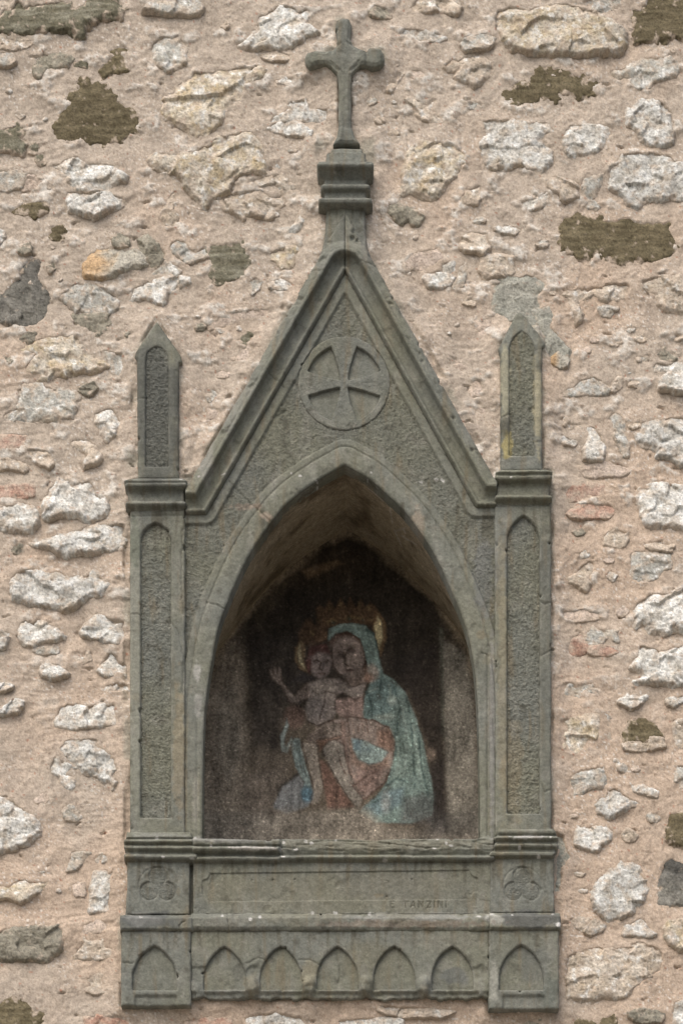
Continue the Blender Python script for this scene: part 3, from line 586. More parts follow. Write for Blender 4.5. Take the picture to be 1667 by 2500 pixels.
# mortar bed as one height field with the stones' beds sunk into it
X0, Y0, X1, Y1, RES = -70, -70, 1737, 2570, 3.1
nu = int((X1 - X0) / RES) + 1; nv = int((Y1 - Y0) / RES) + 1
def mortar_mesh(name, gu, gv, keep, subset):
    U, V = np.meshgrid(np.asarray(gu, np.float32), np.asarray(gv, np.float32))
    H = mortar_low(U, V)
    ang = .35 * fbm(U, V, 260, 2, 8) - .12
    cu = U * np.cos(ang) + V * np.sin(ang); cv = -U * np.sin(ang) + V * np.cos(ang)
    H = H + .0020 * fbm(cu / 6, cv, 9, 2, 9) * (0.4 + sm(-.3, .4, fbm(U, V, 140, 2, 12)))   # trowel drag
    H = H + .0055 * fbm(U * .7, V * 1.25, 95, 3, 13) + .0034 * fbm(U, V, 36, 3, 14) + .0016 * fbm(U, V, 15, 3, 27) + .0007 * fbm(U, V, 7, 2, 15)
    H = H - .004 * sm(.47, .70, perlin((U + 5 * perlin(U / 7, V / 7, 17)) / 8, V / 6, 16)) * sm(-.1, .4, fbm(U, V, 90, 2, 18))       # pits
    H = H - .012 * sm(.70, .86, perlin((U + 14 * fbm(U, V, 20, 2, 20)) / 34, (V + 8 * fbm(U, V, 18, 2, 21)) / 13, 19))                                         # voids
    H = H + .0055 * buried(U, V) + .0026 * fbm(cu / 5, cv, 26, 3, 28) * sm(-.2, .3, fbm(U, V, 200, 2, 29))
    bed = np.zeros_like(U)
    film = np.zeros_like(U)
    for s in subset:
        a, b, c, e = s['bb']; m = 34
        i0 = np.searchsorted(gu, a - m); i1 = np.searchsorted(gu, c + m)
        j0 = np.searchsorted(gv, b - m); j1 = np.searchsorted(gv, e + m)
        if i1 - i0 < 2 or j1 - j0 < 2: continue
        u = U[j0:j1, i0:i1]; v = V[j0:j1, i0:i1]
        d = stone_sd(s, u, v); s['maxd'] = float(d.max())
        smear = KINDS[s['kind']][5]
        drop = .016 if s['proud'] > 5 else .005
        H[j0:j1, i0:i1] -= drop * sm(3.5, 15, d)
        # mortar feathered over the stone's upper edge, hollow under its lower edge
        side = fbm(u, v, 40, 2, s['seed'] + 9)
        t = (v - b) / max(e - b, 1)
        pr = np.clip(s['proud'], 3, 18) * .001
        out = np.maximum(-d, 0)
        H[j0:j1, i0:i1] += pr * (d < 8) * (sm(.62, .10, t + .25 * side) * .36 * np.exp(-out / 22) + .25 * side * np.exp(-out / 10))
        H[j0:j1, i0:i1] -= pr * .16 * (d < 4) * sm(.6, .95, t) * np.exp(-out / 13)
        bed[j0:j1, i0:i1] = np.maximum(bed[j0:j1, i0:i1], d)
    dS = sd_shrine(U, V)
    near = fbm(U, V, 70, 3, 22)
    H = H + (.017 + .010 * near) * sm(-60, 0, dS)
    H = H - .012 * sm(-5, 2, dS) * sm(.0, .35, fbm(U, V, 170, 3, 25))       # open joint along the shrine
    C = mortar_colour(U, V)
    grey = sm(-10, 4, dS + 7 * fbm(U, V, 30, 3, 23)) * sm(.0, .3, fbm(U, V, 110, 2, 24))   # grey cement pointing along the shrine
    C = mix3(C, (.27, .26, .215), grey * .75)
    cell = keep(U, V, dS, bed)
    X, Z = to_world(U, V, .008)
    idx = -np.ones(U.shape, np.int64)
    used = np.zeros(U.shape, bool)
    used[:-1, :-1] |= cell; used[1:, :-1] |= cell; used[:-1, 1:] |= cell; used[1:, 1:] |= cell
    idx[used] = np.arange(int(used.sum()))
    co = np.stack([X[used], -H[used], Z[used]], 1)
    q = np.stack([idx[:-1, :-1][cell], idx[1:, :-1][cell], idx[1:, 1:][cell], idx[:-1, 1:][cell]], 1)
    me = build_mesh(name, co, q, np.stack([c[used] for c in C], 1))
    return add_object(name, me, MAT_MORTAR, wall)

gu = np.linspace(X0, X1, nu); gv = np.linspace(Y0, Y1, nv)
inner = [s for s in stones if not s.get('far')]
far = [s for s in stones if s.get('far')]
mortar_mesh('mortar', gu, gv, lambda U, V, dS, bed: ((dS < 26) & (bed < 24))[:-1, :-1], inner)
gu2 = np.unique(np.concatenate([np.arange(-560, X0, 7.0), [X0 + 4], np.arange(X0 + 11, X1 - 8, 7.0), [X1 - 4], np.arange(X1 + 3, 2230, 7.0)]))
gv2 = np.unique(np.concatenate([np.arange(-460, Y0, 7.0), [Y0 + 4], np.arange(Y0 + 11, Y1 - 8, 7.0), [Y1 - 4], np.arange(Y1 + 3, 2960, 7.0)]))
def keep_far(U, V, dS, bed):
    uc = (U[:-1, :-1] + U[1:, 1:]) / 2; vc = (V[:-1, :-1] + V[1:, 1:]) / 2
    return ~((uc > X0 + 2) & (uc < X1 - 2) & (vc > Y0 + 2) & (vc < Y1 - 2))
mortar_mesh('outer_mortar', gu2, gv2, keep_far, far)

NAMES = {'R': 'brick', 'S': 'cement_patch'}
def make_stone(s):
    c1, c2, c3, st, rel, smear = KINDS[s['kind']]
    seed = s['seed']; r2 = random.Random(seed)
    proud = (s['proud'] + (2.5 if s['kind'] == 'B' else 0)) * .001 * (1.3 if s['proud'] > 8 else 1)
    tx, ty = r2.uniform(-.05, .05), r2.uniform(-.10, .02)        # tilt of the face
    cu = (s['bb'][0] + s['bb'][2]) / 2; cv = (s['bb'][1] + s['bb'][3]) / 2
    wedge = min(11.0, max(3.0, s['size'] * .12))
    br = r2.uniform(.88, 1.10)
    nf = int(np.clip((s['bb'][2] - s['bb'][0]) * (s['bb'][3] - s['bb'][1]) / 1500, 2, 14))
    facets = [(r2.uniform(s['bb'][0], s['bb'][2]), r2.uniform(s['bb'][1], s['bb'][3]), r2.gauss(0, .17), r2.gauss(-.02, .24), r2.gauss(0, .0015)) for _ in range(nf)]
    flush = s['proud'] <= 4
    def height(u, v, d):
        base = mortar_low(u, v) - .006
        t = (v - s['bb'][1]) / max(s['bb'][3] - s['bb'][1], 1)
        wl = wedge * (1 + 1.3 * sm(.80, .15, t + .3 * fbm(u, v, 50, 2, seed + 6)))
        prof = np.power(np.clip(d / wl, 0, 1), .62)
        t = (v - s['bb'][1]) / max(s['bb'][3] - s['bb'][1], 1)
        h = base + (proud * (.46 + .52 * sm(.1, .9, t)) + .006) * prof
        n = fbm(u, v, 34, 4, seed + 11, .5)
        rr = rel * .001
        if s['kind'] in 'BV':
            bands = perlin(u / 120, v / 11 + .6 * fbm(u, v, 60, 2, seed), seed + 15)
            h = h + rr * (.55 * bands + 1.0 * n)
        else:
            # fracture facets: tilted planes meeting at crisp ridges
            fu = u + 9 * fbm(u, v, 30, 3, seed + 12); fv = v + 9 * fbm(u, v, 30, 3, seed + 14)
            best = np.full(u.shape, 1e9, np.float32); pl = np.zeros_like(best); sec = best.copy()
            for (qx, qy, gx, gy, o) in facets:
                e = (fu - qx) ** 2 + ((fv - qy) * 1.35) ** 2
                val = K * (gx * (u - qx) + gy * (v - qy)) + o
                pl = np.where(e < best, val, pl); sec = np.where(e < best, best, np.minimum(sec, e)); best = np.minimum(best, e)
            gap = np.sqrt(sec) - np.sqrt(best)
            h = h + np.clip(pl, -.006, .006) * (rel / 4.5) * sm(0, wedge * .8, d)
            h = h + rr * (.60 * n + .50 * fbm(u, v, 13, 3, seed + 16, .6)) * sm(0, wedge, d)
            h = h - rr * .8 * sm(.50, .72, perlin(u / 17, v / 8, seed + 17)) + rr * .22 * perlin(u / 6, v / 5, seed + 18)
        h = h + K * (tx * (u - cu) + ty * (v - cv)) * (.4 if flush else 1)
        if smear > .1:
            pit = sm(.15, .5, fbm(u, v, 30, 3, seed + 19) + smear * .22 - .06 * np.minimum(d, 12) / 4)
            h = h - pit * (.004 if flush else .002)
        return h
    def colour(u, v, d, h):
        a = sm(-.3, .35, fbm(u, v, 46, 3, seed + 23))
        b = sm(.05, .5, fbm(u, v, 24, 4, seed + 29, .6)) * st
        fine = (1 + .26 * fbm(u, v, 8, 3, seed + 31)) * (1 - .40 * sm(.36, .58, perlin(u / 4.6, v / 4.2, seed + 32)))
        c = [(x + (y - x) * a) for x, y in zip(c1, c2)]
        c = mix3(c, c3, b)
        if s['kind'] in 'BV':
            bands = sm(-.2, .4, perlin(u / 130, v / 11 + .6 * fbm(u, v, 60, 2, seed), seed + 15))
            c = mix3(c, c3, (1 - bands) * .5)
        if s['kind'] == 'Y':
            c = mix3(c, (.46, .33, .14), sm(.12, .5, fbm(u, v, 34, 3, seed + 33)) * .34)
            c = mix3(c, (.57, .55, .50), sm(.05, .4, fbm(u, v, 30, 3, seed + 34)) * .6)
        if s['kind'] == 'O':
            left = sm(.55, .15, (u - s['bb'][0]) / (s['bb'][2] - s['bb'][0]) + .25 * fbm(u, v, 30, 3, seed))
            c = mix3([.40 + 0 * u, .385 + 0 * u, .33 + 0 * u], (.47, .335, .20), left)
        if s['kind'] == 'K':
            c = mix3(c, (.055, .055, .052), sm(.7, .2, (v - s['bb'][1]) / (s['bb'][3] - s['bb'][1]) + .4 * fbm(u, v, 40, 3, seed)) * (.75 if cu > 1400 else .35))
        if s['kind'] in 'WCLY' and not s.get('lump'):
            dirt = sm(.14, .34, fbm(u, v, 15, 4, seed + 47, .65))          # dark lichen in the pores
            c = mix3(c, (.22, .21, .17), dirt * (.30 if cv > 1050 else .5))
            chalk = sm(.10, .30, fbm(u, v, 24, 4, seed + 48, .6))
            c = mix3(c, (.68, .695, .675), chalk * .7)
            warmd = sm(.08, .36, fbm(u, v, 42, 4, seed + 49, .6))
            c = mix3(c, (.42, .34, .245), warmd * .42)
        c = [x * fine * br for x in c]
        dust = sm(0, .40, fbm(u, v, 22, 5, seed + 37, .7) + (smear - .36) * .8 + .50 * np.exp(-d / 13) - .14)
        if s['kind'] in 'BVK': dust = sm(.06, .30, fbm(u, v, 24, 5, seed + 37, .6) + (smear - .36) * .5 + .60 * np.exp(-d / 11) - .22)
        m = [MORTAR_COL[k] * (1 + .2 * fbm(u, v, 9, 2, seed + 41)) for k in range(3)]
        return [x + (y - x) * dust * (.9 if s['kind'] in 'BVGK' else .8) for x, y in zip(c, m)]
    x0, y0, x1, y1 = s['bb']
    res = 6.0 if s.get('far') else (1.8 if s['size'] < 40 else 2.4)
    relief(NAMES.get(s['kind'], 'stone'), wall, MAT_RUBBLE, (x0 - 14, y0 - 14, x1 + 14, y1 + 14),
           lambda u, v: stone_sd(s, u, v) + 3, height, colour, .008, res, back=-.03)
for s in stones: make_stone(s)

# the mass of the wall behind the facing, down to the ground
def box_mesh(name, boxes):
    co = []; q = []
    for (ax, ay, az, bx, by, bz) in boxes:
        n = len(co)
        co += [(ax,ay,az),(bx,ay,az),(bx,by,az),(ax,by,az),(ax,ay,bz),(bx,ay,bz),(bx,by,bz),(ax,by,bz)]
        q += [(n,n+3,n+2,n+1),(n+4,n+5,n+6,n+7),(n,n+1,n+5,n+4),(n+1,n+2,n+6,n+5),(n+2,n+3,n+7,n+6),(n+3,n,n+4,n+7)]
    col = np.tile(np.array(MORTAR_COL), (len(co), 1))
    me = build_mesh(name, np.array(co, float), q, col)
    me.polygons.foreach_set('use_smooth', np.zeros(len(q), bool))
    return me
NZ0, NZ1, NX = 4.20, 5.62, .50
add_object('wall_core', box_mesh('wall_core', [(-6,.035,0, -NX,.9,9), (NX,.035,0, 6,.9,9), (-NX,.036,0, NX,.9,NZ0), (-NX,.036,NZ1, NX,.9,9), (-NX,.62,NZ0, NX,.9,NZ1)]), MAT_MORTAR, wall)

gm = bpy.data.materials.new('paving'); gm.use_nodes = True
gn = gm.node_tree.nodes; gt = gn.new('ShaderNodeTexNoise'); gt.inputs['Scale'].default_value = 3; gt.inputs['Detail'].default_value = 6
gr = gn.new('ShaderNodeValToRGB'); gr.color_ramp.elements[0].color = (.16,.145,.12,1); gr.color_ramp.elements[1].color = (.27,.245,.21,1)
gm.node_tree.links.new(gt.outputs[0], gr.inputs[0]); gm.node_tree.links.new(gr.outputs[0], gn['Principled BSDF'].inputs['Base Color'])
gn['Principled BSDF'].inputs['Roughness'].default_value = .9
gme = bpy.data.meshes.new('ground'); gme.from_pydata([(-150,-150,0),(150,-150,0),(150,150,0),(-150,150,0)], [], [(0,1,2,3)])
g = add_object('ground', gme, gm); g['kind'] = 'structure'
# ------------------------------------------------------------------ the shrine
_sx, _sz = to_world(833, 2455, .05)
shrine = empty('wall_shrine', (float(_sx), 0.0, float(_sz)))
shrine['label'] = 'grey sandstone gothic wall shrine with pointed gable, cross and frescoed niche'
shrine['category'] = 'shrine'

# weathering with a place of its own: u, v, half width, half height, colour, strength
PATCH = [(1228,1700,14,300,(.23,.20,.13),.35), (1222,1420,10,140,(.21,.19,.13),.35), (1250,1880,26,110,(.22,.185,.12),.35), (438,1830,15,150,(.235,.20,.135),.5),
         (331,1600,15,420,(.215,.22,.185),.75), (1330,1560,14,380,(.105,.108,.092),.5), (330,1330,14,60,(.13,.145,.115),.7),
         (1233,930,13,88,(.27,.265,.20),.95), (1312,980,12,108,(.28,.265,.19),.95), (1238,1085,13,36,(.27,.24,.12),.95), (1232,1045,14,20,(.07,.072,.06),.6),
         (385,1000,62,170,(.092,.097,.088),.8), (365,2250,75,22,(.105,.112,.108),.8), (345,2248,40,18,(.22,.225,.215),.45), (1285,2245,85,22,(.105,.11,.105),.85),
         (1203,2244,20,22,(.33,.335,.30),.9), (1362,2258,10,5,(.65,.65,.63),1.0), (1000,2238,170,10,(.22,.225,.205),.8), (640,2240,120,12,(.20,.205,.175),.6),
         (980,2255,200,10,(.16,.125,.10),.5), (560,2255,60,14,(.15,.15,.13),.4), (560,2050,115,9,(.22,.22,.205),.65), (620,2072,60,6,(.40,.39,.36),.8),
         (1290,2045,40,6,(.42,.42,.40),.75), (385,2042,70,8,(.21,.215,.195),.6), (900,2060,260,14,(.185,.18,.14),.55), (480,1640,10,22,(.33,.33,.31),.7), (484,1720,9,30,(.27,.27,.25),.6),
         (478,1960,8,60,(.24,.235,.20),.7), (1200,1800,7,260,(.20,.20,.185),.7), (1180,1400,25,90,(.13,.14,.14),.55), (650,1260,14,10,(.30,.25,.20),.7), (600,1235,40,8,(.26,.21,.17),.5),
         (1020,1290,13,45,(.26,.215,.165),.55), (950,780,14,70,(.18,.17,.13),.5), (500,1110,22,60,(.24,.24,.22),.6), (560,1010,18,60,(.20,.205,.185),.5), (1150,1010,26,80,(.20,.205,.185),.5),
         (905,600,25,60,(.20,.20,.185),.45), (800,650,30,60,(.15,.16,.145),.4), (825,2180,300,60,(.155,.15,.11),.45), (1000,2165,200,35,(.135,.135,.115),.4),
         (905,2350,60,70,(.155,.148,.105),.4), (1080,2300,100,20,(.18,.178,.15),.4), (1205,2400,11,50,(.27,.275,.24),.8), (755,2380,20,35,(.21,.195,.14),.6), (615,2405,20,28,(.195,.185,.14),.6),
         (1110,2385,32,22,(.095,.105,.11),.5), (1345,2420,20,40,(.10,.115,.10),.5), (1300,2350,40,40,(.12,.13,.13),.35), (842,200,20,150,(.13,.135,.12),.4), (930,140,12,22,(.105,.115,.095),.5)]
_pr = random.Random(8)
for _ in range(46):       # bird lime and lichen spots
    PATCH.append((_pr.uniform(310, 1350), _pr.choice([2042, 2052, 2068, 2232, 2240, 1170, 1160, 2095]) + _pr.uniform(-6, 6), _pr.uniform(2.5, 6), _pr.uniform(2, 4), (.52, .52, .50), _pr.uniform(.5, .95)))
for _ in range(40):
    PATCH.append((_pr.uniform(300, 1360), _pr.uniform(1270, 2440), _pr.uniform(5, 16), _pr.uniform(5, 24), _pr.choice([(.20,.20,.175),(.09,.092,.08),(.17,.145,.095)]), _pr.uniform(.25, .5)))

def shrine_colour(u, v, rough=0.0, seed=0, dark=1.0):
    n1 = fbm(u, v, 260, 3, 71 + seed); n2 = fbm(u, v, 52, 4, 75 + seed, .6); n3 = fbm(u, v, 10, 3, 79)
    st = fbm(u, v / 7, 22, 3, 83)                      # streaks left by running water
    a = sm(-.35, .35, n1)
    c = [.146 + .010 * a, .155 + .006 * a, .137 - .010 * a]
    c = mix3([x + 0 * u for x in c], (.175, .175, .15), sm(.08, .5, n2) * .55)
    c = mix3(c, (.075, .074, .060), sm(.10, .5, fbm(u, v, 34, 4, 87 + seed, .6)) * .65)
    drip = np.zeros_like(u)
    for top, ln in ((2103, 110), (2273, 90), (1245, 150), (1230, 120), (505, 60), (2060, 30)):       # run-off stains below the ledges
        drip = np.maximum(drip, sm(ln, 0, v - top) * (v > top - 3))
    c = mix3(c, (.085, .080, .060), drip * sm(-.02, .4, fbm(u, v / 9, 15, 3, 85)) * .7)
    wash = sm(.16, .5, fbm(u, v / 3, 60, 4, 99 + seed, .55))
    c = mix3(c, (.215, .218, .19), wash * .55)
    c = mix3(c, (.155, .130, .085), sm(.12, .55, st) * .5)
    pt = sm(.40, .58, perlin(u / 7, v / 7, 89)) * .35
    c = mix3(c, (.26, .255, .225), pt * sm(-.1, .4, n2))
    for (pu, pv, ru, rv, col, k) in PATCH:
        m = (np.abs(u - pu) < ru * 1.9) & (np.abs(v - pv) < rv * 1.9)
        if not m.any(): continue
        uu, vv = u[m], v[m]
        e = np.sqrt(((uu - pu) / ru) ** 2 + ((vv - pv) / rv) ** 2)
        w = np.minimum(ru, rv)
        q = sm(1.25, .7, e + .8 * fbm(uu, vv, max(8, w * 1.6), 3, int(pu) % 50)) * k
        for ch, cl in zip(c, col):
            ch[m] = ch[m] + (cl - ch[m]) * q
    g = (1 + .16 * n2 + .14 * n3) * dark
    al = .35 + .65 * rough + 0 * u
    return [c[0] * g, c[1] * g, c[2] * g, al]

def worn(u, v, seed, a=1.0):
    return a * (1.5 * fbm(u, v, 34, 3, seed) + .8 * fbm(u, v, 8, 2, seed + 1)) - a * 7 * sm(.38, .62, fbm(u, v, 40, 3, seed + 2))

def rnd(d, r=5.0, depth=.005):
    t = 1 - np.clip(d / r, 0, 1)
    return -depth * (1 - np.sqrt(np.maximum(1 - t * t, 0)))

def skin(u, v, seed):
    """slow unevenness and lost flakes of the dressed stone"""
    f = sm(.22, .34, fbm(u, v, 75, 4, seed, .55))
    return .0012 * fbm(u, v, 45, 3, seed + 1) + .0006 * fbm(u, v, 9, 2, seed + 2) - .0016 * f

def hammered(u, v):
    return .00095 * np.random.RandomState(u.size % 997).standard_normal(u.shape).astype(np.float32) + .0013 * perlin(u / 7.3, v / 6.6, 94) + .0008 * perlin(u / 14, v / 12, 96)

CRACKS = [[(319,1500),(346,1500)],[(417,1515),(436,1545),(449,1600),(447,1690)],[(1316,1465),(1330,1475),(1346,1468)],[(1314,1618),(1322,1600),(1346,1588)],[(649,905),(672,922),(694,945)],
          [(600,2352),(618,2346),(632,2338),(652,2347)],[(730,2343),(756,2344),(782,2356)],[(936,690),(955,712),(984,745)],[(1320,1910),(1328,1932),(1346,1925)],[(446,1290),(444,1420),(448,1500)],[(319,1260),(452,1258)],[(1208,1236),(1346,1234)],
          [(505,1470),(560,1490)],[(820,2330),(830,2360),(826,2410)],[(440,2275),(438,2260),(452,2250)],[(556,2232),(560,2270)],[(686,2046),(690,2090)],[(1175,1595),(1195,1600)],[(1070,1095),(1096,1120)],[(335,975),(358,972)],[(1222,1020),(1246,1010)],[(1303,1082),(1323,1076)],
          [(690,655),(800,668)],[(870,640),(930,655)],[(700,1000),(660,1020)],[(780,2050),(930,2056),(1050,2070)],[(1203,1760),(1212,1900)],[(326,2350),(300,2352)]]
def carve(name, parent, bbox, sdf, height, p0, rough=None, res=2.4, wear=1.0, seed=0, back=-.03, dark=1.0, mat=None):
    x0, y0, x1, y1 = bbox
    def s(u, v): return sdf(u, v) + worn(u, v, 100 + seed, wear)
    mine = [l for l in CRACKS if any(x0 - 5 < q[0] < x1 + 5 and y0 - 5 < q[1] < y1 + 5 for q in l)]
    def h(u, v, d):
        hh = height(u, v, d) + skin(u, v, 130 + seed) + .0007 * fbm(u, v, 14, 2, 131)
        wu = u + 3.5 * fbm(u, v, 18, 2, 133); wv = v + 3.5 * fbm(u, v, 18, 2, 134)
        for l in mine: hh = hh - .0045 * np.exp(-(sd_line(wu, wv, l) / 1.6) ** 2)
        return hh
    def c(u, v, d, hh):
        cc = shrine_colour(u, v, rough(u, v) if rough else 0.0, seed % 5, dark)
        ar = sm(5.5, 1, d + 3 * fbm(u, v, 16, 3, 137)) * sm(-.1, .35, fbm(u, v, 60, 3, 138 + seed % 7))    # worn pale arrises
        return mix3(cc[:3], (.235, .238, .21), ar * .6) + [cc[3]]
    return relief(name, parent, mat or MAT_SHRINE, (x0 - 7, y0 - 7, x1 + 7, y1 + 7), s, h, c, p0, res, back)

def bb(pts, m=0):
    a = np.array(pts); return (a[:, 0].min() - m, a[:, 1].min() - m, a[:, 0].max() + m, a[:, 1].max() + m)

def pointed(cx, top, half, spring, bottom):
    """pointed-arch outline"""
    H = spring - top; R = (half * half + H * H) / (2 * half); th = math.asin(min(1, H / R))
    L = [(cx - half, bottom)] + [(cx - half + R - R * math.cos(th * i / 8), spring - R * math.sin(th * i / 8)) for i in range(9)]
    L[-1] = (cx, top)
    return L + [(2 * cx - x, y) for x, y in reversed(L[:-1])]

ONE = lambda u, v: 1.0 + 0 * u
# --- backing slab behind everything, with the niche cut through
outer_d = lambda u, v: np.maximum(sd_poly(u, v, SHRINE_POLYS[2]), sd_poly(u, v, SHRINE_POLYS[5])) - 14
carve('backing_slab', shrine, (296, 520, 1368, 2470), lambda u, v: np.minimum(outer_d(u, v), -sd_poly(u, v, ARCH_FRONT) - 6),
      lambda u, v, d: .020 + 0 * u, .02, res=7, wear=.5, seed=1)

# --- gable front with arch surround
def arch_d(u, v): return -sd_poly(u, v, ARCH_FRONT)
def rake_s(u, v):
    d = sd_line(u, v, RAKE)
    below = sd_poly(u, v, RAKE + [(1240, 3000), (430, 3000)])
    return np.where(below > 0, -d, d)
RC = (840, 934)
def front_sdf(u, v):
    d = np.minimum(sd_box(u, v, 450, 640, 1213, 2062), arch_d(u, v))
    d = np.minimum(d, -rake_s(u, v) + 3)
    return np.minimum(d, np.hypot(u - RC[0], (v - RC[1]) * .975) - 111)
def front_rough(u, v):
    a = arch_d(u, v); s = -rake_s(u, v)
    return sm(63, 66, a) * sm(24, 28, s)
def front_h(u, v, d):
    a = arch_d(u, v); s = -rake_s(u, v)
    f = front_rough(u, v)
    h = .038 + .002 * np.sin(np.clip(a / 46, 0, 1) * np.pi)
    h = h + rnd(a, 7, .010)
    h = h - .0060 * np.exp(-((a - 47) / 2.2) ** 2) - .0025 * np.exp(-((a - 53) / 1.8) ** 2)
    h = np.where(a > 50, np.minimum(h, .036), h)
    h = np.where(s < 26, np.minimum(h, .036), h)
    h = h - .008 * sm(4.5, 1, s)
    h = h * (1 - f) + f * (.0275 + hammered(u, v))
    crack = sd_line(u, v, [(560, 1175), (600, 1215), (660, 1275)])
    h = h - .004 * np.exp(-(crack / 2.2) ** 2)
    jr = np.exp(-((u - 1190 - 0 * v) / 2.5) ** 2) * sm(1560, 1640, v) * .006
    jl = np.exp(-((u - 482) / 2.5) ** 2) * sm(1700, 1800, v) * .003
    return h - jr - jl + sm(1192, 1197, u) * sm(1560, 1640, v) * .006 * sm(1212, 1206, u)
carve('gable_front', shrine, (450, 640, 1213, 2062), front_sdf, front_h, .036, front_rough, wear=.6, seed=3)

# --- carved roundel with splayed cross
def roundel_h(u, v, d):
    x = u - RC[0]; y = v - RC[1] - 1
    r = np.hypot(x, y * .975)
    hw = lambda t: 9 + 24 * np.clip(np.abs(t) / 93, 0, 1) ** 1.5
    arm = np.maximum(hw(y) - np.abs(x), hw(x) - np.abs(y))
    solid = np.maximum(arm, r - 92) + 1.0 * fbm(u, v, 12, 2, 7)
    m = sm(-1.8, 1.8, solid)
    worn_low = sm(45, 90, y) * .30
    return .0325 * m + (1 - m) * (.0120 + .0120 * worn_low + hammered(u, v) * 1.1) + rnd(d, 4, .004)
ro = carve('roundel', shrine, (724, 816, 956, 1052), lambda u, v: 112 - np.hypot(u - RC[0], (v - RC[1]) * .975), roundel_h, .035,
           lambda u, v: .5 + 0 * u, wear=.4, seed=4, res=2.0)
ro['label'] = 'round carved panel with a splayed equal-armed cross'

# --- raking mouldings
def rake_outer(u, v, side):
    a, b = ((503, 1252), (842, 660)) if side < 0 else ((842, 660), (1162, 1235))
    ex, ey = b[0] - a[0], b[1] - a[1]; L = math.hypot(ex, ey)
    return ((u - a[0]) * ey - (v - a[1]) * ex) / L          # + outward (up and out)
def rake_h(u, v, d):
    s = rake_s(u, v) + .8 * fbm(u, v, 40, 3, 141)
    kn = [(0,.034),(2,.046),(5,.053),(9,.054),(12,.049),(14,.043),(20,.041),(27,.043),(33,.048),(36,.050),(38,.053),(40,.074),(45,.077),(49,.075),(50.5,.070),(53,.072),(60,.068),(71,.058)]
    h = np.interp(s, [k[0] for k in kn], [k[1] for k in kn])
    chip = sm(.18, .42, fbm(u, v, 60, 4, 143, .6)) * sm(44, 56, s)
    return h - .010 * chip + rnd(d, 4, .004)
for side in (-1, 1):
    def rk(u, v, side=side):
        d = np.minimum(rake_s(u, v), 71 - rake_outer(u, v, side) - 7 * sm(.05, .45, fbm(u, v, 46, 4, 145, .6)))
        d = np.minimum(d, (842 - u) if side < 0 else (u - 842))
        return np.minimum(d, (u - 453) if side < 0 else (1212 - u))
    carve('raking_moulding', shrine, (453, 500, 842, 1256) if side < 0 else (842, 500, 1212, 1240), rk, rake_h, .055, wear=.9, seed=6 + side)

# --- finial: shaft, moulded pedestal, cross
carve('finial_shaft', shrine, (770, 490, 925, 670), lambda u, v: sd_poly(u, v, [(797,492),(891,492),(893,560),(897,600),(922,655),(880,640),(842,575),(800,640),(764,655),(788,600),(794,560)]),
      lambda u, v, d: .052 - .00016 * np.abs(u - 842) + rnd(d, 6, .010), .05, wear=.8, seed=9)
PED = [(808,350),(884,350),(886,364),(893,366),(895,396),(908,400),(912,408),(911,430),(897,437),(895,446),(903,450),(904,462),(895,467),(893,480),(907,485),(909,500),(895,505),
       (794,505),(778,500),(778,485),(791,480),(791,467),(783,462),(783,450),(790,446),(790,437),(775,430),(774,408),(778,400),(795,396),(797,366),(807,364)]
ped_kn = [(345,.040),(350,.044),(363,.048),(366,.056),(394,.062),(398,.070),(404,.094),(412,.098),(417,.094),(421,.080),(430,.064),(436,.057),(446,.058),(450,.072),(456,.076),(461,.073),(465,.058),(480,.057),(484,.074),(491,.082),(498,.078),(503,.056),(508,.05)]
carve('finial_pedestal', shrine, bb(PED), lambda u, v: sd_poly(u, v, PED),
      lambda u, v, d: np.interp(v + .8 * fbm(u, v, 30, 2, 151), [k[0] for k in ped_kn], [k[1] for k in ped_kn]) + rnd(d, 6, .014), .07, wear=.7, seed=10, res=1.8)
def cross_h(u, v, d):
    r = np.hypot(u - 842, v - 140)
    return .044 + .0035 * sm(5, 9, d) + rnd(d, 6, .010) - .006 * np.exp(-((u - 895) / 4) ** 2) - .004 * np.exp(-((r - 34) / 4) ** 2) * (d < 12) + .004 * sm(24, 34, r) * 0
carve('cross', shrine, bb(CROSS), lambda u, v: sd_poly(u, v, CROSS), cross_h, .042, wear=.7, seed=11, res=1.8)['label'] = 'small weathered stone cross with rounded arm ends'

